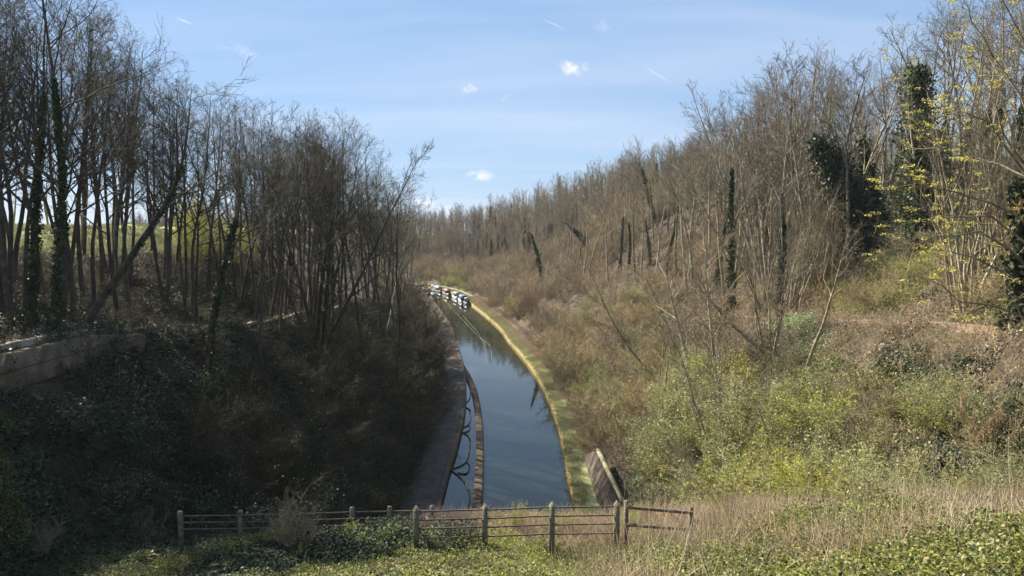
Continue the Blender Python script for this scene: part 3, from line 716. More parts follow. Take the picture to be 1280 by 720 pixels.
# left bank trees
tree_row(26, (28, 46), (-40, -21.5), near_l, SC_L, 'slender dark bare tree in the thick stand at the near end of the left bank', 'near trees of the left bank', (10, 24), (0, 25), xr=(-60, 330))
tree_row(40, (42, 75), (-36, -15), near_l, SC_L, 'slender dark bare tree midway along the left bank, against the sky', 'middle trees of the left bank', (9, 28), (0, 45), xr=(100, 470))
tree_row(56, (65, 120), (-40, -11), near_l + mid_t[:2], SC_L, 'bare tree crowded at the far end of the left bank, beside the canal bend', 'far trees of the left bank', (7, 28), (0, 70), xr=(280, 508))
tree_row(18, (110, 190), (-34, -11), mid_t, SC_L, 'small bare tree in the distance on the left bank beyond the round-crowned tree', 'distant trees of the left bank', (6, 20), (10, 50), xr=(440, 518))
tree_row(9, (75, 130), (-75, -44), mid_t, SC_L, 'bare spreading tree at the edge of the sunlit field behind the left bank', 'trees in the field', (8, 16), (120, 220), xr=(-30, 330))
tree_row(20, (60, 100), (-42, -29), budding, SC_L, 'bushy tree with fresh yellow-green leaves behind the bare left-bank trunks', 'leafing trees on the left bank', (5, 9), (150, 230), xr=(230, 440), name='leafing_tree')

# right bank features
feature(ivy_r[0], 1142, 300, 58, 70, 'tall tree trunk thickly columned with ivy, topped by bare branches, on the right rim', 'ivy_clad_tree')
def column(px, d, top, seed, w_, label, n=6000):
    b0 = pt(px, 300, d); z = hz(b0[0], b0[1]); zt = pt(px, top, d)[2]
    return leaner(seed, [(b0[0], b0[1], z), (b0[0] + .2, b0[1], z + (zt - z) * .5), (b0[0] - .1, b0[1], zt)], .3, label, ivy=n, ivy_r=w_, ivy_size=.26, n1=8, fat=True)
column(1141, 61, 88, 21, 2.7, 'broad dark ivy column like a green tower standing on the right rim', 9000)
column(1168, 62, 170, 22, 1.9, 'shorter ivy column pressed against the right side of the broad ivy tower', 4000)
column(1274, 30, 225, 23, .75, 'ivy-covered trunk at the right edge of the photo', 3500)
feature(ivy_r[1], 976, 300, 64, 120, 'ivy-clad trunk above the bend in the hillside path', 'ivy_clad_tree')
feature(ivy_r[2], 915, 300, 70, 120, 'thin ivy-clad trunk left of the tall fan-shaped trees on the right bank', 'ivy_clad_tree')
leaner(26, gp((1098, 318), (1082, 280), (1064, 245), (1044, 210), (1022, 180)), .28, 'leaning dead trunk smothered in drooping ivy on the right bank', ivy=12000, ivy_r=2.6, ivy_size=.32, twigs=False, fat=True)
leaner(27, gp((1112, 300), (1098, 262), (1085, 220), (1078, 165), (1065, 120)), .22, 'forking ivy-grown tree between the leaning ivy trunk and the ivy tower', ivy=4500, ivy_r=1.1, ivy_size=.28, ivy_from=0)
leaner(28, gp((679, 368), (676, 340), (671, 315), (664, 292)), .45, 'narrow broken trunk wrapped in ivy standing alone on the far right slope', ivy=2200, ivy_r=.85, ivy_size=.4, twigs=False)
leaner(29, gp((741, 322), (733, 305), (722, 292), (706, 279)), .5, 'short dark ivy-smothered stump leaning left on the far right slope', ivy=3200, ivy_r=1.25, ivy_size=.4, twigs=False)
leaner(30, gp((822, 288), (815, 260), (808, 235), (800, 205), (796, 180)), .28, 'ivy-clad tree leaning left among the tall bare trees on the right skyline', ivy=3600, ivy_r=.8, ivy_size=.32)
# crooked coppice stems mid slope
for i, (pts_, lb) in enumerate([
    ([(822, 472, 58), (795, 445, 58), (765, 400, 58), (750, 365, 58), (735, 330, 58)], 'crooked bare tree leaning far left over the shrubs of the right slope'),
    ([(868, 478, 56), (856, 430, 56), (842, 380, 56), (832, 330, 56), (815, 290, 56)], 'pale-barked bare tree rising from the shrubs below the hillside path'),
    ([(900, 505, 50), (893, 450, 50), (888, 390, 50), (880, 330, 50), (884, 280, 50)], 'upright bare tree below the left end of the hillside path'),
    ([(965, 448, 50), (935, 420, 50), (905, 395, 50), (880, 360, 50), (862, 320, 50)], 'bare trunk leaning sharply left across the hillside path'),
    ([(845, 445, 60), (838, 410, 60), (820, 370, 60), (800, 330, 60)], 'thin bare tree between the crooked leaner and the pale-barked tree')]):
    leaner(40 + i, gp(*[p_[:2] for p_ in pts_]), .15, lb, ivy=0, name='bare_tree', n1=16)
feature(fork_t[0], 1000, 300, 75, 52, 'tall fan-shaped group of bare stems standing highest above the right skyline', sxy=1.25)
feature(fork_t[1], 962, 300, 78, 80, 'fan-shaped bare tree at the left side of the highest skyline trees', sxy=1.2, rz=1)
feature(fork_t[2], 1028, 300, 70, 60, 'many-forked bare tree to the right of the highest skyline trees', sxy=1.2, rz=2)
SC_R = Scatter(1.7)
tree_row(30, (40, 80), (28, 50), mid_t, SC_R, 'slender bare tree in the near right-hand wood, behind the ivy tower', 'near trees of the right rim', (9, 24), (0, 45), xr=(1040, 1330))
tree_row(10, (40, 75), (30, 50), ivy_r, SC_R, 'ivy-footed tree in the near right-hand wood', 'ivy-footed trees of the right rim', (9, 24), (10, 90), xr=(930, 1330), name='ivy_clad_tree')
tree_row(42, (65, 120), (24, 50), mid_t + fork_t, SC_R, 'slender bare tree in the row above the hillside path, right of centre', 'middle trees of the right rim', (8, 23), (0, 60), xr=(840, 1100))
tree_row(60, (100, 190), (20, 58), mid_t + fork_t[:1], SC_R, 'slender bare tree on the long skyline row descending towards the canal bend', 'far trees of the right rim', (7, 21), (0, 45), xr=(690, 960))
tree_row(12, (90, 190), (26, 50), ivy_r, SC_R, 'ivy-footed tree in the skyline row descending towards the canal bend', 'ivy-footed trees of the far rim', (7, 20), (5, 60), xr=(680, 980), name='ivy_clad_tree')

# yellow flowering maple reaching in from the right edge
def maple():
    rng = np.random.default_rng(77)
    base = pt(1330, 470, 22); z = hz(base[0], base[1]); e = empty('flowering_maple', (base[0], base[1], z))
    e['label'] = 'tree in yellow blossom whose branches reach in from the right edge'; e['category'] = 'tree'
    B = np.array([base[0], base[1], z])
    tk = MB(); top = pt(1300, -80, 22) - B
    Q = np.stack([np.interp(np.linspace(0, 1, 10), [0, .5, 1], [0, top[0] * .4, top[0]]), np.linspace(0, top[1], 10), np.linspace(-.4, top[2], 10)], -1)
    tk.tubes(Q[None], (.2 * (1 - .7 * np.linspace(0, 1, 10)))[None], 8)
    limbs = [[(1310, 250, 22), (1240, 150, 22), (1200, 130, 21.5), (1165, 150, 21)], [(1310, 300, 22), (1250, 255, 21), (1180, 235, 20), (1130, 225, 19.5)],
             [(1312, 330, 22), (1240, 262, 23), (1170, 280, 23), (1140, 240, 23)], [(1315, 380, 22), (1250, 280, 21), (1190, 300, 20), (1110, 310, 20)],
             [(1315, 380, 22), (1260, 340, 22), (1180, 310, 22), (1095, 285, 22)], [(1310, 200, 22), (1260, 90, 22), (1220, 40, 22), (1200, -10, 22)],
             [(1308, 160, 22), (1290, 60, 22), (1250, 10, 22), (1240, -60, 22)], [(1316, 420, 22), (1270, 390, 20), (1220, 380, 19), (1150, 345, 19)],
             [(1308, 230, 22), (1230, 200, 24), (1160, 190, 25), (1130, 100, 25)], [(1308, 230, 22), (1270, 200, 21), (1240, 130, 21), (1215, 80, 21)]]
    p1 = []
    for l in limbs:
        P = np.array([pt(*a) for a in l]) - B; u = np.linspace(0, len(P) - 1, 9); q_ = np.stack([np.interp(u, range(len(P)), P[:, i]) for i in range(3)], -1)
        for _ in range(2): q_[1:-1] = (q_[:-2] + 2 * q_[1:-1] + q_[2:]) / 4
        p1.append(q_ + rng.normal(size=q_.shape) * .05)
    p1 = np.array(p1); r1 = np.tile(.042 * (1 - .8 * np.linspace(0, 1, 9)), (len(p1), 1)); d1 = np.gradient(p1, axis=1); d1 /= np.linalg.norm(d1, axis=2, keepdims=True)
    tk.tubes(p1, r1, 6); L1 = np.linalg.norm(np.diff(p1, axis=1), axis=2).sum(1)
    P_, D_, L_, R_ = children(rng, p1, r1, d1, L1, 12, .25, 1, .28, .6, .5, .4, .008); p2, r2, d2 = grow(rng, P_, D_, L_, R_, 5, .1, .06, .8)
    P_, D_, L_, R_ = children(rng, p2, r2, d2, L_, 5, .2, 1, .5, .6, .6, .4, .005); p3, r3, d3 = grow(rng, P_, D_, L_, R_, 4, .1, .06, .8)
    cr_ = MB(); cr_.tubes(p2, r2, 4); cr_.tubes(p3, r3, 3)
    add('trunk', tk.mesh('trunk', bark, smooth=True), e); add('crown', cr_.mesh('crown', twig_olive), e)
    tips = np.concatenate([p3[:, -1], p3[::2, 2], p2[:, -1]]); keep = rng.random(len(tips)) < .22; tips = tips[keep]
    n_ = 20; c = np.repeat(tips, n_, 0) + rng.normal(size=(len(tips) * n_, 3)) * np.array([.07, .07, .025])
    mb = MB(); mb.leaves(c, .055, rng, up=.5, aspect=.8); add('blossom', mb.mesh('blossom', yellow_flower), e)
    return e
maple()

# ---- small trees growing out of the lower right slope
tree_row(16, (42, 80), (11, 20), fork_t + mid_t[:3], SC_R, 'slender forked bare tree growing out of the scrub below the hillside path', 'small trees below the hillside path', (6, 11), (180, 260), xr=(730, 1060), tiltmax=.14)
tree_row(14, (38, 70), (24, 32), fork_t, SC_R, 'many-stemmed bare tree just above the hillside path', 'forked trees above the hillside path', (7, 13), (90, 170), xr=(860, 1280), tiltmax=.12)
SC_S = Scatter(2.2)
tree_row(34, (32, 66), (9.5, 17.5), fork_t, SC_S, 'bushy many-stemmed bare sapling among the green scrub at the foot of the right slope', 'bare saplings low on the right slope', (2.5, 5.5), (330, 420), xr=(730, 1290), tiltmax=.2, name='bare_sapling', sxy=1.5)
# ---- shrubs
SS = Scatter(1.0)
cnt = {}
def shrubs(n, t_rng, s_rng, protos, label, group, sr=(.7, 1.2), md=1.6, name='bare_shrub', xr=None, yr=None, cat='shrub', sxy=1.1, kindpick=None):
    k = 0
    for _ in range(n * 60):
        if k >= n: break
        t_ = rnd.uniform(*t_rng); s_ = rnd.uniform(*s_rng); x, y = (float(v) for v in at(t_, s_)); z = hz(x, y)
        if not in_view(x, y, z): continue
        px, py = to_px((x, y, z))
        if xr and not (xr[0] < px < xr[1]): continue
        if yr and not (yr[0] < py < yr[1]): continue
        if 2 < x < 9 and 38 < y < 63: continue
        if not SS.ok(x, y, md): continue
        pr = rnd.choice(protos)
        # lean a little out from the slope
        place(pr, name, (x, y, z - .05), rnd.uniform(0, 6.28), rnd.uniform(*sr), (rnd.gauss(0, .08), (-.12 if s_ > 0 else .12) + rnd.gauss(0, .06)), sxy, label, cat, group)
        k += 1
    cnt[group] = (n, k)
shrubs(16, (30, 56), (9, 15.5), sh_bud, 'rounded shrub hazed with grey-green spring buds at the foot of the right slope', 'budding shrubs low on the right slope', (.8, 1.15), 2.0, 'budding_shrub', xr=(740, 960))
shrubs(20, (26, 50), (8.5, 15.5), sh_fresh + sh_bud, 'shrub in fresh yellow-green leaf low on the right slope, right of centre', 'leafing shrubs low on the right slope', (.7, 1.1), 2.0, 'leafing_shrub', xr=(930, 1290), yr=(430, 720))
shrubs(26, (60, 120), (9, 19), sh_bud, 'pale budding shrub among the brown scrub midway along the right slope', 'budding shrubs midway along the right slope', (.5, .85), 1.6, 'budding_shrub')
shrubs(34, (50, 85), (7.9, 16), sh_bud, 'pale green budding shrub beside the grassy canal verge', 'budding shrubs along the canal verge', (.5, .8), 1.7, 'budding_shrub', xr=(700, 900))
shrubs(80, (50, 110), (7.9, 16.8), sh_tan + sh_brown, 'tangled bare brown shrub on the right slope between verge and hillside path', 'bare shrubs on the right slope', (.7, 1.15), 1.7, 'bare_shrub')
shrubs(100, (100, 190), (8, 25), sh_brown + sh_tan[:1], 'purplish-brown bare shrub on the distant right slope', 'far bare shrubs on the right slope', (.6, 1.0), 1.9, 'bare_shrub')
shrubs(34, (34, 75), (24, 44), sh_tan, 'bare shrub above the hillside path under the right-hand trees', 'bare shrubs above the hillside path', (.4, .75), 2.0, 'bare_shrub')
shrubs(46, (22, 62), (11, 17.5), sh_bud + sh_tan + sh_fresh[:1], 'low half-leafed shrub on the bank just below the hillside path', 'low shrubs below the hillside path', (.3, .6), 1.5, 'low_shrub', xr=(820, 1300))
shrubs(60, (85, 190), (24, 46), sh_tan, 'low bare shrub under the skyline trees of the right bank', 'low shrubs under the skyline trees', (.45, .8), 2.2, 'low_shrub')
shrubs(14, (34, 60), (24, 40), sh_fresh, 'leafing shrub above the hillside path', 'leafing shrubs above the hillside path', (.4, .7), 2.0, 'leafing_shrub')
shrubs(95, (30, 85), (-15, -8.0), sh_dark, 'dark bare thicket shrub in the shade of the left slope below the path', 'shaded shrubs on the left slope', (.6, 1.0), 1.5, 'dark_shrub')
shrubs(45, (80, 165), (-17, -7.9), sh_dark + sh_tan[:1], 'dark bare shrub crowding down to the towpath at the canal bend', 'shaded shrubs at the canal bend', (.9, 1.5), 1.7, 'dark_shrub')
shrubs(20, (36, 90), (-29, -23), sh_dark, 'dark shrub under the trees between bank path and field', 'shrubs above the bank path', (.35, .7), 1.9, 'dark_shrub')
shrubs(8, (27, 40), (-16, -8), sh_ever, 'glossy evergreen shrub in the shade at the foot of the left slope', 'evergreen shrubs on the left slope', (.6, .9), 1.8, 'evergreen_shrub', cat='shrub')
shrubs(20, (165, 235), (-30, -8.6), sh_tan, 'small brown shrub on the left bank beside the moored boats', 'shrubs beside the moored boats', (.9, 1.4), 2.4, 'bare_shrub')

# ---- instanced stuff (countless growth) via geometry nodes
def scatter_obj(name, pts, rots, scales, protos, label, category):
    me = bpy.data.meshes.new(name); me.vertices.add(len(pts)); me.vertices.foreach_set('co', np.asarray(pts, np.float32).ravel())
    a = me.attributes.new('rot', 'FLOAT_VECTOR', 'POINT'); a.data.foreach_set('vector', np.asarray(rots, np.float32).ravel())
    a = me.attributes.new('scl', 'FLOAT', 'POINT'); a.data.foreach_set('value', np.asarray(scales, np.float32))
    ids = np.random.default_rng(len(pts)).integers(0, len(protos), len(pts)).astype(np.int32)
    a = me.attributes.new('pick', 'INT', 'POINT'); a.data.foreach_set('value', ids)
    o = add(name, me, kind='stuff', label=label, category=category)
    col = bpy.data.collections.new(name + '_source')
    for i, pm in enumerate(protos):
        po = bpy.data.objects.new(name + '_clump', pm); col.objects.link(po)
    g = bpy.data.node_groups.new(name, 'GeometryNodeTree')
    g.interface.new_socket('Geometry', in_out='INPUT', socket_type='NodeSocketGeometry'); g.interface.new_socket('Geometry', in_out='OUTPUT', socket_type='NodeSocketGeometry')
    gi = g.nodes.new('NodeGroupInput'); go = g.nodes.new('NodeGroupOutput')
    m2p = g.nodes.new('GeometryNodeMeshToPoints'); g.links.new(gi.outputs[0], m2p.inputs[0])
    ci = g.nodes.new('GeometryNodeCollectionInfo'); ci.inputs['Collection'].default_value = col; ci.inputs['Separate Children'].default_value = True; ci.inputs['Reset Children'].default_value = True
    iop = g.nodes.new('GeometryNodeInstanceOnPoints'); g.links.new(m2p.outputs[0], iop.inputs['Points']); g.links.new(ci.outputs[0], iop.inputs['Instance'])
    iop.inputs['Pick Instance'].default_value = True
    def na(nm, typ):
        n = g.nodes.new('GeometryNodeInputNamedAttribute'); n.data_type = typ; n.inputs['Name'].default_value = nm
        return [s_ for s_ in n.outputs if s_.enabled and s_.name == 'Attribute'][0]
    g.links.new(na('pick', 'INT'), iop.inputs['Instance Index']); g.links.new(na('scl', 'FLOAT'), iop.inputs['Scale'])
    e2r = g.nodes.new('FunctionNodeEulerToRotation'); g.links.new(na('rot', 'FLOAT_VECTOR'), e2r.inputs[0]); g.links.new(e2r.outputs[0], iop.inputs['Rotation'])
    g.links.new(iop.outputs[0], go.inputs[0])
    md = o.modifiers.new('scatter', 'NODES'); md.node_group = g
    return o
def slope_rot(X, Y, rng, follow=.7):
    e_ = .4; zx = (height(X + e_, Y) - height(X - e_, Y)) / (2 * e_); zy = (height(X, Y + e_) - height(X, Y - e_)) / (2 * e_)
    rx = np.arctan(zy) * follow; ry = -np.arctan(zx) * follow
    return np.stack([rx + rng.normal(size=len(X)) * .1, ry + rng.normal(size=len(X)) * .1, np.zeros(len(X))], 1)
def wing(X, Y): return (X > 3.5) & (X < 8.3) & (Y > 40) & (Y < 62)
def sample(n, t_rng, s_rng, rng, cond=None, keep_view=True):
    tt = rng.uniform(*t_rng, n); ss = rng.uniform(*s_rng, n); X, Y = at(tt, ss); m_ = np.ones(n, bool)
    if keep_view: m_ = (Y > 5) & (np.abs(X) < Y * .76 + 1.5)
    if cond is not None: m_ &= cond(X, Y, ss, tt)
    m_ &= ~(wing(X, Y) & (ss > 6.0)); X, Y = X[m_], Y[m_]; Z = height(X, Y)
    return X, Y, Z
def patch(seed, n, rad, hgt, size, leafm, stemm=None, nst=0, up=.45, sh=1.0, aspect=.7, sr=.006):
    rng = np.random.default_rng(seed); mb = MB()
    a = rng.random(n) * 6.283; r_ = rad * np.sqrt(rng.random(n)); z = hgt * rng.random(n) ** sh * (1 - .6 * (r_ / rad) ** 2)
    mb.leaves(np.stack([np.cos(a) * r_, np.sin(a) * r_, z], 1), size * rng.uniform(.5, 1.4, n), rng, up=up, aspect=aspect, mi=0)
    if nst:
        P0 = np.stack([rng.normal(size=nst) * rad * .4, rng.normal(size=nst) * rad * .4, np.full(nst, -.1)], 1)
        D0 = rng.normal(size=(nst, 3)) * .6; D0[:, 2] = 1.1; D0 /= np.linalg.norm(D0, axis=1, keepdims=True)
        p, r2, d = grow(rng, P0, D0, rng.uniform(.6, 1.5, nst) * hgt * 1.25, np.full(nst, sr), 6, .1, -.22, .5); mb.tubes(p, r2, 3, mi=1)
    return mb.mesh('patch', mats=[leafm, stemm or twig])
def tuft(seed, n, h, m, spread=.5, rad=.2, w_=.006, droop=-.12):
    rng = np.random.default_rng(seed); mb = MB()
    P0 = np.stack([rng.normal(size=n) * rad, rng.normal(size=n) * rad, np.full(n, -.05)], 1)
    D0 = rng.normal(size=(n, 3)) * spread; D0[:, 2] = 1; D0 /= np.linalg.norm(D0, axis=1, keepdims=True)
    p, r_, d = grow(rng, P0, D0, h * rng.uniform(.5, 1.2, n), np.full(n, w_), 4, .08, droop, .8); mb.tubes(p, r_, 3)
    return mb.mesh('tuft', m)
br = [patch(400 + i, 170, .55, .5, .058, bramble_leaf, twig_stem, 6, sr=.0045) for i in range(4)]
fr = [patch(410 + i, 100, .35, .5, .06, fresh_leaf, twig_olive, 4, up=.2) for i in range(2)]
iv = [patch(420 + i, 150, .6, .28, .09, ivy_leaf, twig_shaded, 3, up=.6) for i in range(3)]
lt = [patch(430 + i, 160, .9, .08, .09, litter, twig, 5, up=.75) for i in range(3)]
mint = [patch(440 + i, 150, .8, .35, .10, mint_leaf, twig_olive, 4, up=.4) for i in range(3)]
twp = [make_shrub(450 + i, .9, 9, .9, 5, 3, 0, twigm=m_, minr=.007, r=.012, trop=-.02, wig=.18) for i, m_ in enumerate([twig_shaded, twig, twig_red])]
stw = [tuft(460 + i, 26, .75, straw, .55) for i in range(3)]
lst = [tuft(465 + i, 5, 1.5, straw, .55, .15, .008, -.03) for i in range(2)]
pnk = [tuft(470 + i, 34, .55, pinkgrass, .5, .3, .007) for i in range(2)]
grn = [tuft(480 + i, 40, .22, verge_blade, .6, .3, .008) for i in range(2)]

rg = np.random.default_rng(5)
def do(name, n, tr, sr_, protos, label, cat, scl=(.7, 1.3), cond=None, follow=.8, dz=0.0):
    X, Y, Z = sample(n, tr, sr_, rg, cond)
    rot = slope_rot(X, Y, rg, follow); rz = rg.random(len(X)) * 6.283
    # spin about own axis baked by a small yaw
    rot[:, 2] = rz if follow < .3 else rot[:, 2] + rg.normal(size=len(X)) * .6
    scatter_obj(name, np.stack([X, Y, Z + dz], 1), rot, rg.uniform(*scl, len(X)), protos, label, cat)
    return len(X)
# foreground mound
mound = lambda X, Y, s, t: (Y < 27)
do('bramble_cover', 14000, (7, 27), (-24, 24), br, 'low green and bronze bramble covering the bank in the foreground', 'bramble', (.5, 1.0), lambda X, Y, s, t: (Y < np.where(np.abs(X) < 7, 20.6, 26)) & ((vnoise(X, Y, 1.6, 8) > .35) | (X > 3)) & ~((X > -9) & (X < -1) & (np.abs(Y - 18.2 + .05 * X) < .8)), .4)
do('young_nettle_cover', 3400, (9, 26), (-20, 24), fr, 'bright fresh green shoots rising through the foreground brambles', 'shoots', (.5, 1.0), lambda X, Y, s, t: (vnoise(X, Y, 2.2, 9) > np.where((X > -1) & (X < 9), .42, .68)) & (X > -7), .1)
do('ivy_cover', 7000, (8, 30), (-22, -1), iv, 'dark glossy ivy carpeting the left foreground', 'ivy', (.6, 1.1), lambda X, Y, s, t: (vnoise(X, Y, 3, 10) > .40), .8)
do('bank_ivy', 12000, (22, 90), (-29, -8), iv, 'dark ivy carpeting the shaded left slope', 'ivy', (.8, 1.5), lambda X, Y, s, t: (np.abs(s + 20) > 1.4) & (vnoise(X, Y, 4, 20) > .3), .8)
do('straw_grass', 3900, (9, 27), (1, 22), stw, 'dead straw-coloured grass stalks poking through the foreground brambles', 'dead grass', (.6, 1.2), lambda X, Y, s, t: (vnoise(X, Y, 2.5, 11) > np.where((Y < 16) & (X > 1), .4, .55)), .1)
do('tall_dead_stalks', 330, (10, 24), (1.5, 20), lst, 'long bleached dead stalks leaning among the foreground brambles', 'dead stalks', (.6, 1.15), lambda X, Y, s, t: vnoise(X, Y, 2.5, 12) > .4, .1)
do('pink_dead_grass', 7000, (21, 31), (-14, 14), pnk, 'pinkish dead grass on the ledge behind the fence', 'dead grass', (.45, .85), lambda X, Y, s, t: (Y > 20.9) & (X > -3), .2)
do('leaf_litter', 20000, (27, 190), (8, 50), lt, 'brown fallen leaves and twigs littering the wooded right slope', 'leaf litter', (.7, 1.4), lambda X, Y, s, t: (np.abs(s - 22) > 1.4) & ((s > 22) | (vnoise(X, Y, 3, 19) > .55)))
do('bank_leaf_litter', 7000, (26, 95), (-34.5, -8.0), lt, 'fallen leaves and twigs covering the wooded left slope', 'leaf litter', (.7, 1.4), lambda X, Y, s, t: np.abs(s + 20) > 1.2)
do('pale_ground_herbs', 11000, (20, 95), (7.6, 26), mint, 'pale green herbs and ivy carpeting the foot of the sunny slope', 'ground herbs', (.6, 1.3), lambda X, Y, s, t: (vnoise(X, Y, 5, 13) > .5) & (s < 8.5 + 16 * vnoise(X, Y, 9, 14)))
do('slope_ivy', 12000, (20, 100), (9, 46), iv, 'dark green ivy sprawling over patches of the right slope', 'ivy', (.8, 1.6), lambda X, Y, s, t: (vnoise(X, Y, 5, 15) > .45) & ((s < 19.6) | (s > 23.8)))
do('twig_tangle', 9000, (27, 120), (7.8, 40), [t_['twigs'] for t_ in twp[1:]], 'tangle of dead twigs and bramble stems over the right slope', 'twigs', (.8, 1.8), lambda X, Y, s, t: np.abs(s - 22) > 1.5, .3)
do('bank_twig_tangle', 7000, (24, 100), (-33, -7.8), [twp[0]['twigs']], 'tangle of dead twigs and bramble stems over the shaded left slope', 'twigs', (.8, 1.8), lambda X, Y, s, t: np.abs(s + 20) > 1.4, .3)  # only the twig copy with shade painted in
do('slope_bramble', 6500, (20, 70), (10, 34), br, 'green and bronze bramble scrambling over the right slope beside the hillside path', 'bramble', (.9, 1.9), lambda X, Y, s, t: (vnoise(X, Y, 4, 21) > .45) & ((s < 18.6) | (s > 23.8)), .5)
do('verge_dead_grass', 2600, (45, 220), (6.6, 8.6), pnk, 'pinkish dead grass where the verge meets the scrub', 'dead grass', (.7, 1.5), None, .2)
do('towpath_litter', 1100, (44, 130), (-8.2, -5.6), lt, 'fallen leaves drifted over the shaded towpath', 'leaf litter', (.3, .7), lambda X, Y, s, t: vnoise(X, Y, 2, 22) > .45)
do('field_grass', 9000, (40, 130), (-60, -34), grn, 'rough sunlit grass of the field behind the left bank', 'grass', (1.0, 2.2), lambda X, Y, s, t: rg.random(len(X)) < .8, .2)
do('verge_grass', 19000, (40, 310), (4.95, 7.6), grn, 'short green grass along the canal verge', 'grass', (.6, 1.2), None, .1, .08)
# far wood and shrub mass
def merged(protos, simple=True):
    out = []
    for p_ in protos:
        v = []; f = []; fm = []; n = 0
        for j, k_ in enumerate([a for a in p_ if a != 'h']):
            me = p_[k_]; vv = np.empty(len(me.vertices) * 3, np.float32); me.vertices.foreach_get('co', vv); v.append(vv.reshape(-1, 3))
            ff = np.empty(len(me.loops), np.int32); me.loops.foreach_get('vertex_index', ff); ff = ff.reshape(-1, 4); f.append(ff + n); fm.append(np.full(len(ff), j)); n += len(me.vertices)
        out.append(mesh_np('far_tree', np.concatenate(v), np.concatenate(f), fm=np.concatenate(fm), mats=[p_[a].materials[0] for a in p_ if a != 'h']))
    return out
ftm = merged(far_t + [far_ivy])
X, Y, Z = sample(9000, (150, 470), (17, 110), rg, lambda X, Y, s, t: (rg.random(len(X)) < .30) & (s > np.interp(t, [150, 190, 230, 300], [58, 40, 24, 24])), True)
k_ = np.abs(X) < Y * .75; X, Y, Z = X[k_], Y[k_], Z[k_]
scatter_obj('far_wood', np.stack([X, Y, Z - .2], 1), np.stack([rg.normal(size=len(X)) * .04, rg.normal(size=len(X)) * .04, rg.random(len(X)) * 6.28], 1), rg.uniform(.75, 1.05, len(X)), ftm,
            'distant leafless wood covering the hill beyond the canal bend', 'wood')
NF = len(X)
shm = merged([sh_brown[0], sh_brown[1], sh_tan[0]])
X, Y, Z = sample(5200, (150, 470), (9.5, 48), rg, lambda X, Y, s, t: (rg.random(len(X)) < .5), True)
scatter_obj('far_shrubbery', np.stack([X, Y, Z - .2], 1), np.stack([rg.normal(size=len(X)) * .1, rg.normal(size=len(X)) * .1, rg.random(len(X)) * 6.28], 1), rg.uniform(.8, 1.4, len(X)), shm,
            'brown leafless scrub covering the distant slope above the boats', 'scrub')
# wood hidden deeper behind the rims
X, Y, Z = sample(2600, (70, 200), (52, 85), rg, lambda X, Y, s, t: rg.random(len(X)) < .06, True)
scatter_obj('rim_wood', np.stack([X, Y, Z - .2], 1), np.stack([rg.normal(size=len(X)) * .04, rg.normal(size=len(X)) * .04, rg.random(len(X)) * 6.28], 1), rg.uniform(.5, .75, len(X)), ftm[:4],
            'further bare trunks seen between the trees of the right rim', 'wood')
print('COUNTS', cnt, 'far', NF, 'rim', len(X))

# ------------------------------------------------------------------ fences
def post(mb, x, y, z0, z1, w_=.15, cap=True):
    mb.box((x, y, (z0 + z1) / 2), (w_, w_, z1 - z0))
    if cap:
        h = w_ / 2; mb.addv([(x - h, y - h, z1), (x + h, y - h, z1), (x + h, y + h, z1), (x - h, y + h, z1), (x, y, z1 + .14)], t=[[0, 1, 4], [1, 2, 4], [2, 3, 4], [3, 0, 4]])
D1 = 20.0
f1 = empty('post_and_rail_fence', pt(606, 678, D1), label='rusty four-rail fence with pointed mossy concrete posts in the centre foreground', category='fence')
f1.location.z = hz(f1.location.x, f1.location.y)
O = np.array(f1.location)
pp = [(520, 635), (606, 633), (690, 630), (771, 629)]
tops = []
for (px, py) in pp:
    p_ = pt(px, py, D1); z = hz(p_[0], p_[1]); mb = MB(); post(mb, p_[0] - O[0], p_[1] - O[1], z - .3 - O[2], p_[2] - .05 - O[2]); tops.append(p_)
    add('post', mb.mesh('post', concrete), f1)
for dz_ in (.10, .34, .58, .84):
    mb = MB()
    for a, b_ in zip(tops[:-1], tops[1:]): mb.bar((a + (.06, 0, -dz_)) - O, (b_ + (-.06, 0, -dz_ + .01)) - O, .022)
    add('rail', mb.mesh('rail', railm), f1)
f2 = empty('timber_fence', pt(800, 660, 19.6), label='short two-rail weathered timber fence sagging to the right beside the pointed posts', category='fence')
f2.location.z = hz(f2.location.x, f2.location.y); O2 = np.array(f2.location)
for (px, top) in ((783, 626), (864, 634)):
    p_ = pt(px, top, 19.6); z = hz(p_[0], p_[1]); mb = MB(); mb.box((p_[0] - O2[0], p_[1] - O2[1], (z - .3 + p_[2]) / 2 - O2[2]), (.1, .1, p_[2] - z + .3)); add('post', mb.mesh('post', timber), f2)
for y0, y1 in ((634, 641), (656, 662)):
    a = pt(783, y0, 19.5); b_ = pt(866, y1, 19.5); mb = MB(); mb.bar(a - O2, b_ - O2, .05, 4); add('rail', mb.mesh('rail', timber), f2)
D3 = 24.0
f3 = empty('field_fence', pt(370, 655, D3), label='thin three-rail fence with grey posts running left in the shade behind the brambles', category='fence')
f3.location.z = hz(f3.location.x, f3.location.y); O3 = np.array(f3.location); tops = []
for px, py in ((225, 643), (300, 642), (352, 641), (440, 638), (487, 637), (540, 636)):
    p_ = pt(px, py, D3); z = hz(p_[0], p_[1]); mb = MB(); mb.box((p_[0] - O3[0], p_[1] - O3[1], (z - .3 + p_[2]) / 2 + .05 - O3[2]), (.13, .13, p_[2] - z + .4)); add('post', mb.mesh('post', concrete), f3); tops.append(p_)
for dz_ in (.06, .28, .5):
    mb = MB()
    for a, b_ in zip(tops[:-1], tops[1:]): mb.bar(a - O3 - (0, 0, dz_), b_ - O3 - (0, 0, dz_), .025)
    add('rail', mb.mesh('rail', timber), f3)
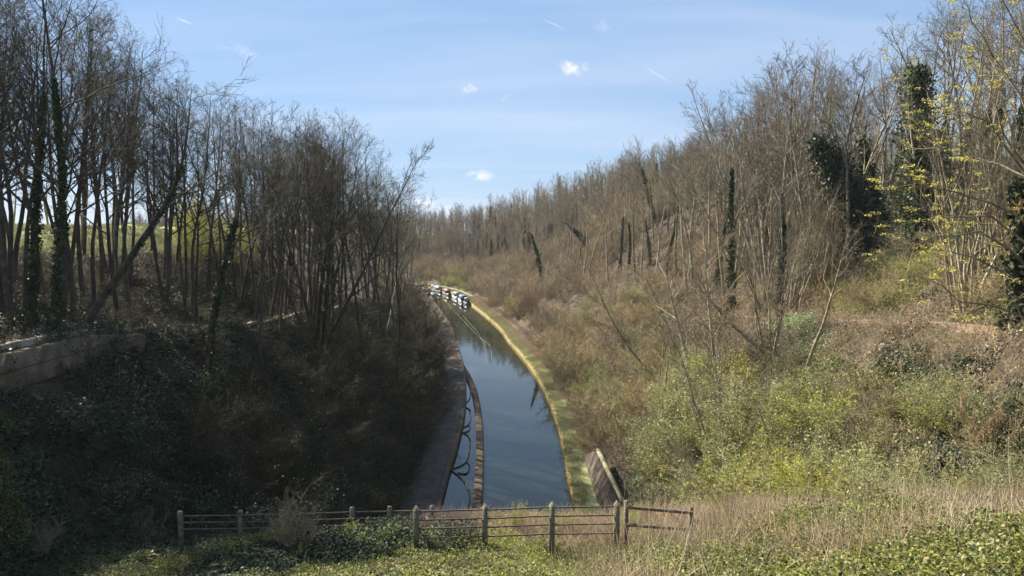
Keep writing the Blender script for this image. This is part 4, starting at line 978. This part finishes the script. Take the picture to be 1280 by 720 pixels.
def lone_post(px, py0, py1, d, label, m_=timber, w_=.12):
    a = pt(px, py0, d); z = hz(a[0], a[1]); e = MB(); e.box((0, 0, (a[2] - z - .3) / 2), (w_, w_, a[2] - z + .3)); 
    h = w_ / 2; zt = a[2] - z; e.addv([(-h, -h, zt), (h, -h, zt), (h, h, zt), (-h, h, zt), (h * .3, 0, zt + .05)], t=[[0, 1, 4], [1, 2, 4], [2, 3, 4], [3, 0, 4]])
    o = add('wooden_post', e.mesh('wooden_post', m_), label=label, category='post'); o.location = (a[0], a[1], z)
lone_post(1147, 630, 660, 22, 'tall grey wooden post standing alone at the right end of the brambles', w_=.1)
lone_post(1171, 646, 660, 22, 'short reddish-brown stump post beside the tall grey post', bark, .12)
lone_post(1019, 625, 650, 23, 'slender wooden post half hidden behind the brambles below the leafing shrubs', w_=.09)
lone_post(914, 632, 650, 22, 'pale wooden post just right of the sagging timber fence', w_=.08)

# retaining wall on the left path
rw = MB()
ts = np.arange(25, 36.1, 1.0)
for a_, b_ in zip(ts[:-1], ts[1:]):
    s0 = -np.interp(a_, LB_T, LB_S) + 2.3; s1 = -np.interp(b_, LB_T, LB_S) + 2.3
    A = np.array(at(a_, s0)); Bp = np.array(at(b_, s1)); za = hz(*at(a_, s0 - 1.6)) + .1; zb = hz(*at(b_, s1 - 1.6)) + .1
    h = np.interp((a_ + b_) / 2, [25, 30, 36], [.9, .75, .35])
    v = [(A[0], A[1], za - h - .5), (Bp[0], Bp[1], zb - h - .5), (Bp[0], Bp[1], zb), (A[0], A[1], za), (A[0] - .75, A[1], za - h - .5), (Bp[0] - .75, Bp[1], zb - h - .5), (Bp[0] - .75, Bp[1], zb), (A[0] - .75, A[1], za)]
    rw.addv(v, q=[[0, 1, 2, 3], [3, 2, 6, 7], [5, 4, 7, 6], [1, 5, 6, 2], [4, 0, 3, 7]])
add('retaining_wall', rw.mesh('retaining_wall', stone), label='buff stone retaining wall holding up the path on the left bank', category='wall')
ribbon('lit_path_edge', 24, 110, lambda t: [(-np.interp(t, LB_T, LB_S) + o, hz(*[float(v) for v in at(t, -np.interp(t, LB_T, LB_S) + .9)]) + zz_) for o, zz_ in ((1.2, .05), (1.22, .32), (1.62, .34), (1.64, -.3))], lit_tan_edge, 1.2, kind='structure')  # added strip; the ledge's sunlit line is painted as its pale colour

# wing wall right of the canal
wv0 = [pt(729, 573, 59.5), pt(746, 563, 59.8), pt(776, 626, 48.5), pt(748, 634, 48.2)]
wv0[0] = ground(729, 573); wv0[3] = ground(748, 634); wv0 = [np.array(v) for v in wv0]; wv0[0][2] += .3; wv0[3][2] += .3
e = empty('wing_wall', (wv0[3][0], wv0[3][1], .5), label='sloping brown stone wing wall with pale coping beside the canal verge', category='wall'); Ow = np.array(e.location)
top = [v - Ow for v in wv0]; bot = [v - Ow + np.array([.0, 0, -3.5]) for v in wv0]
mb = MB(); mb.addv(top + bot, q=[[3, 2, 1, 0], [0, 1, 5, 4], [1, 2, 6, 5], [2, 3, 7, 6], [3, 0, 4, 7]]); add('wall_face', mb.mesh('wall_face', wing_mat), e)
a, b_ = top[1], top[2]; n_ = np.array([.22, 0, 0]); u_ = np.array([0, 0, .14])
mb = MB(); vv = [a - n_ * .2, b_ - n_ * .2, b_ + n_, a + n_]; mb.addv([v + u_ for v in vv] + [v - u_ * .5 for v in vv], q=[[0, 1, 2, 3], [1, 0, 4, 5], [2, 1, 5, 6], [3, 2, 6, 7], [0, 3, 7, 4]]); add('coping', mb.mesh('coping', copm), e)

# single plants that stand out in the foreground
def spot(proto, px, py, s, name, label, sxy=1.0):
    g = ground(px, py); place(proto, name, (g[0], g[1], g[2] - .03), rnd.uniform(0, 6), s, (0, 0), sxy, label, 'shrub')
spot(sh_brown[0], 185, 690, .34, 'bare_shrub', 'small reddish-brown bare bush alone in the ivy at the lower left')
spot(sh_brown[1], 372, 690, .42, 'bare_shrub', 'spiky dead shrub standing in front of the shaded rail fence', .9)
spot(sh_brown[2], 45, 700, .3, 'bare_shrub', 'low bare bush in the bottom left corner')
spot(sh_fresh[0], 642, 668, .34, 'sapling', 'bright green sapling poking above the top rail between two concrete posts', .5)
spot(sh_fresh[1], 700, 672, .28, 'sapling', 'leafy green shoots growing round the third concrete post', .7)
spot(sh_fresh[2], 792, 672, .36, 'sapling', 'leafy green shoots hiding the gap between concrete post and timber fence', .6)
spot(sh_ever[0], 566, 690, .3, 'evergreen_shrub', 'dense dark green bush under the rails between the first two concrete posts', 1.5)
spot(sh_ever[1], 360, 612, .55, 'evergreen_shrub', 'sunlit pale-leaved evergreen bush in the shade left of the towpath', 1.2)
spot(sh_bud[0], 465, 640, .4, 'leafing_shrub', 'light green bush behind the shaded fence beside the towpath', 1.0)
# fallen trunks and branches
for i, (a_, b_, r_, lb) in enumerate([((905, 470), (975, 500), .13, 'fallen grey trunk lying across the lower right slope'), ((1080, 470), (1150, 520), .10, 'dead branch lying down the slope among the ivy'),
        ((1190, 395), (1275, 372), .12, 'fallen trunk beside the hillside path at the right edge'), ((100, 522), (215, 505), .09, 'pale dead branch lying in the shade of the left slope'), ((760, 440), (805, 470), .12, 'fallen trunk in the bare scrub beside the crooked trees')]):
    A = ground(*a_); Bq = ground(*b_); rng = np.random.default_rng(i); u = np.linspace(0, 1, 9)[:, None]
    Q = A * (1 - u) + Bq * u; Q[:, 2] = [hz(q_[0], q_[1]) + .12 + r_ for q_ in Q]; Q[1:-1] += rng.normal(size=(7, 3)) * .05; Q -= A
    dq = np.gradient(Q, axis=0); dq /= np.linalg.norm(dq, axis=1, keepdims=True); Lq = np.linalg.norm(Q[-1])
    mb = MB(); mb.tubes(Q[None], (r_ * (1 - .6 * u[:, 0]))[None], 7)
    P_, D_, L_, R_ = children(rng, Q[None], (r_ * (1 - .6 * u[:, 0]))[None], dq[None], np.array([Lq]), 7, .3, 1., .3, .7, .5, .3, .015)
    D_[:, 2] = np.abs(D_[:, 2]); p_, q2, d_ = grow(rng, P_, D_, L_, R_, 4, .12, 0, .8); mb.tubes(p_, q2, 4)
    o = add('fallen_trunk', mb.mesh('fallen_trunk', bark, smooth=True), label=lb, category='log'); o.location = A
# ------------------------------------------------------------------ boats and moorings
def boat(tt, s, label, L=13, hullm=boat_dark, cabm=boat_white, awn=None, yaw=0, cab=(.15, .8), W=2.1, group=None, name='narrowboat'):
    x, y = (float(v) for v in at(tt, s)); x2, y2 = (float(v) for v in at(tt + 1, s)); rz = math.atan2(y2 - y, x2 - x) + yaw
    e = empty(name, (x, y, 0)); e.rotation_euler.z = rz; e['label'] = label; e['category'] = 'boat'
    if group: e['group'] = group
    L *= .8; W *= .85
    st_ = np.linspace(-L / 2, L / 2, 15); wd = W / 2 * np.clip(1 - np.clip((np.abs(st_) - L * .36) / (L * .16), 0, 1) ** 2 * .85, .1, 1); V = []
    for a_, ww in zip(st_, wd):
        sh = .62 + .25 * (abs(a_) / (L / 2)) ** 4
        V += [(a_, -ww * .85, -.25), (a_, -ww, sh), (a_, ww, sh), (a_, ww * .85, -.25)]
    id_ = np.arange(60).reshape(15, 4); q_ = []
    for i in range(14):
        for j in range(3): q_.append([id_[i, j], id_[i + 1, j], id_[i + 1, j + 1], id_[i, j + 1]])
    mb = MB(); mb.addv(V, q=q_ + [[0, 1, 2, 3], [59, 58, 57, 56]]); add('hull', mb.mesh('hull', hullm), e)
    x0, x1 = (-.5 + cab[0]) * L, (-.5 + cab[1]) * L
    mb = MB(); mb.box(((x0 + x1) / 2, 0, 1.25), (x1 - x0, W * .78, 1.2), taper=.93); add('cabin', mb.mesh('cabin', cabm), e)
    for sd_ in (-1, 1):
        for k in range(4):
            mb = MB(); mb.box((x0 + (k + .6) * (x1 - x0) / 4.2, sd_ * W * .385, 1.35), (.75, .06, .42)); add('window', mb.mesh('window', glassm), e)
    if awn:
        mb = MB(); mb.box((x1 + 1.1, 0, 1.35), (2.0, W * .8, 1.3), taper=.85); add('canopy', mb.mesh('canopy', awn), e)
    return e
boat(213, 3.6, 'white cabin boat with a blue canvas canopy moored at the end of the grassy verge', 8, boat_white, boat_white, boat_blue, math.pi, W=2.5, cab=(.2, .75))
boat(205, 3.9, 'low dark boat moored nearest, just before the blue canopy', 6, boat_dark, boat_grey, None, cab=(.3, .6), W=1.9)
boat(224, 3.4, 'grey-topped boat moored behind the blue canopy', 9, boat_white, boat_grey, None, W=2.4)
boat(237, 2.4, 'dark narrowboat with a brown cabin moored beyond the white boats', 13, boat_dark, boat_red, None)
boat(250, 2.0, 'grey-cabined narrowboat with a pale canopy at the canal bend', 14, boat_dark, boat_grey, boat_white)
boat(262, -.8, 'white boat across the bend of the canal', 11, boat_white, boat_white, None, W=2.6)
boat(240, -3.6, 'grey boat against the left bank by the bend', 11, boat_dark, boat_grey, boat_white)
boat(222, -3.8, 'brown boat moored on the left bank opposite the blue canopy', 10, boat_red, boat_white, None)
boat(276, 1.2, 'furthest pale boat, round the canal bend', 12, boat_white, boat_white, boat_blue)
# navy tarpaulin shelter on left bank
x, y = (float(v) for v in at(236, -11.5)); z = hz(x, y)
e = empty('boat_shelter', (x, y, z), label='shelter with a dark navy pitched roof above the far left mooring', category='shelter'); e.rotation_euler.z = .5
mb = MB(); mb.addv([(-3, -2, 1.9), (3, -2, 1.9), (3, 0, 3.4), (-3, 0, 3.4), (3, 2, 1.9), (-3, 2, 1.9)], q=[[0, 1, 2, 3], [3, 2, 4, 5]], t=[]); mb.addv([(-3, -2, 1.8), (3, -2, 1.8), (3, 2, 1.8), (-3, 2, 1.8)], q=[[3, 2, 1, 0]])
mb.addv([(-3, -2, 1.9), (-3, 0, 3.4), (-3, 2, 1.9), (3, -2, 1.9), (3, 0, 3.4), (3, 2, 1.9)], t=[[0, 1, 2], [3, 5, 4]])
add('roof', mb.mesh('roof', tarp), e)
for sx in (-2.8, 2.8):
    for sy in (-1.8, 1.8): mb = MB(); mb.box((sx, sy, .7), (.12, .12, 2.3)); add('post', mb.mesh('post', timber), e)
# pale rock face behind the boats
def rock(tt, s, L, H, seed, label, D=2.5):
    rng = np.random.default_rng(seed); x, y = (float(v) for v in at(tt, s)); x2, y2 = (float(v) for v in at(tt + 1, s)); rz = math.atan2(y2 - y, x2 - x)
    nu, nv = 26, 14; V = []
    for j in range(nv):
        for i in range(nu):
            u, v = i / (nu - 1), j / (nv - 1); edge = min(u, 1 - u) * 4; hh = H * min(1, .3 + edge) * (1 + .18 * math.sin(u * 9 + seed))
            V.append(((u - .5) * L, -v * D + rng.normal() * .22 - .5 * math.sin(u * 14), v * hh - .4))
    V = np.array(V); id_ = np.arange(nu * nv).reshape(nv, nu); q_ = np.stack([id_[:-1, :-1], id_[1:, :-1], id_[1:, 1:], id_[:-1, 1:]], -1).reshape(-1, 4)
    # back sheet to close it
    Vb = V.copy(); Vb[:, 1] -= 2.5; q2 = q_[:, ::-1] + len(V)
    top_ = np.stack([id_[-1, :-1], id_[-1, 1:], id_[-1, 1:] + len(V), id_[-1, :-1] + len(V)], -1)
    o = add('rock_face', mesh_np('rock_face', np.concatenate([V, Vb]), np.concatenate([q_, q2, top_]), rockm), label=label, category='rock'); o.location = (x, y, .5); o.rotation_euler.z = rz
rock(214, 9.0, 9, 3.2, 3, 'pale pinkish rock face rising behind the blue-canopied boat')
rock(228, 9.5, 8, 4.6, 4, 'taller grey rock face at the canal bend behind the dark narrowboat')
shrubs(7, (236, 262), (9, 13), sh_fresh, 'yellow-green leafing bush above the boats at the bend', 'leafing bushes above the boats', (.9, 1.3), 2.5, 'leafing_shrub')
# floating lines on the water
def line(P, label):
    Q = []
    for (px, py) in P: r = ray(px, py); Q.append(r * (-(CAM_Z - .03) / r[2]) + np.array([0, 0, CAM_Z]))
    Q = np.array(Q); u = np.linspace(0, len(Q) - 1, 24); q_ = np.stack([np.interp(u, range(len(Q)), Q[:, i]) for i in range(3)], -1)
    for _ in range(2): q_[1:-1] = (q_[:-2] + 2 * q_[1:-1] + q_[2:]) / 4
    mb = MB(); mb.tubes(q_[None], np.full((1, 24), .022), 5); add('floating_rope', mb.mesh('floating_rope', ropem), label=label, category='rope')
line([(553, 372), (562, 383), (575, 396), (590, 412), (601, 424), (613, 430), (615, 452)], 'pale rope floating down the middle of the far canal, ending in a hook')
line([(578, 394), (588, 405), (597, 415), (606, 430), (608, 455)], 'shorter pale rope floating beside the long one on the canal')
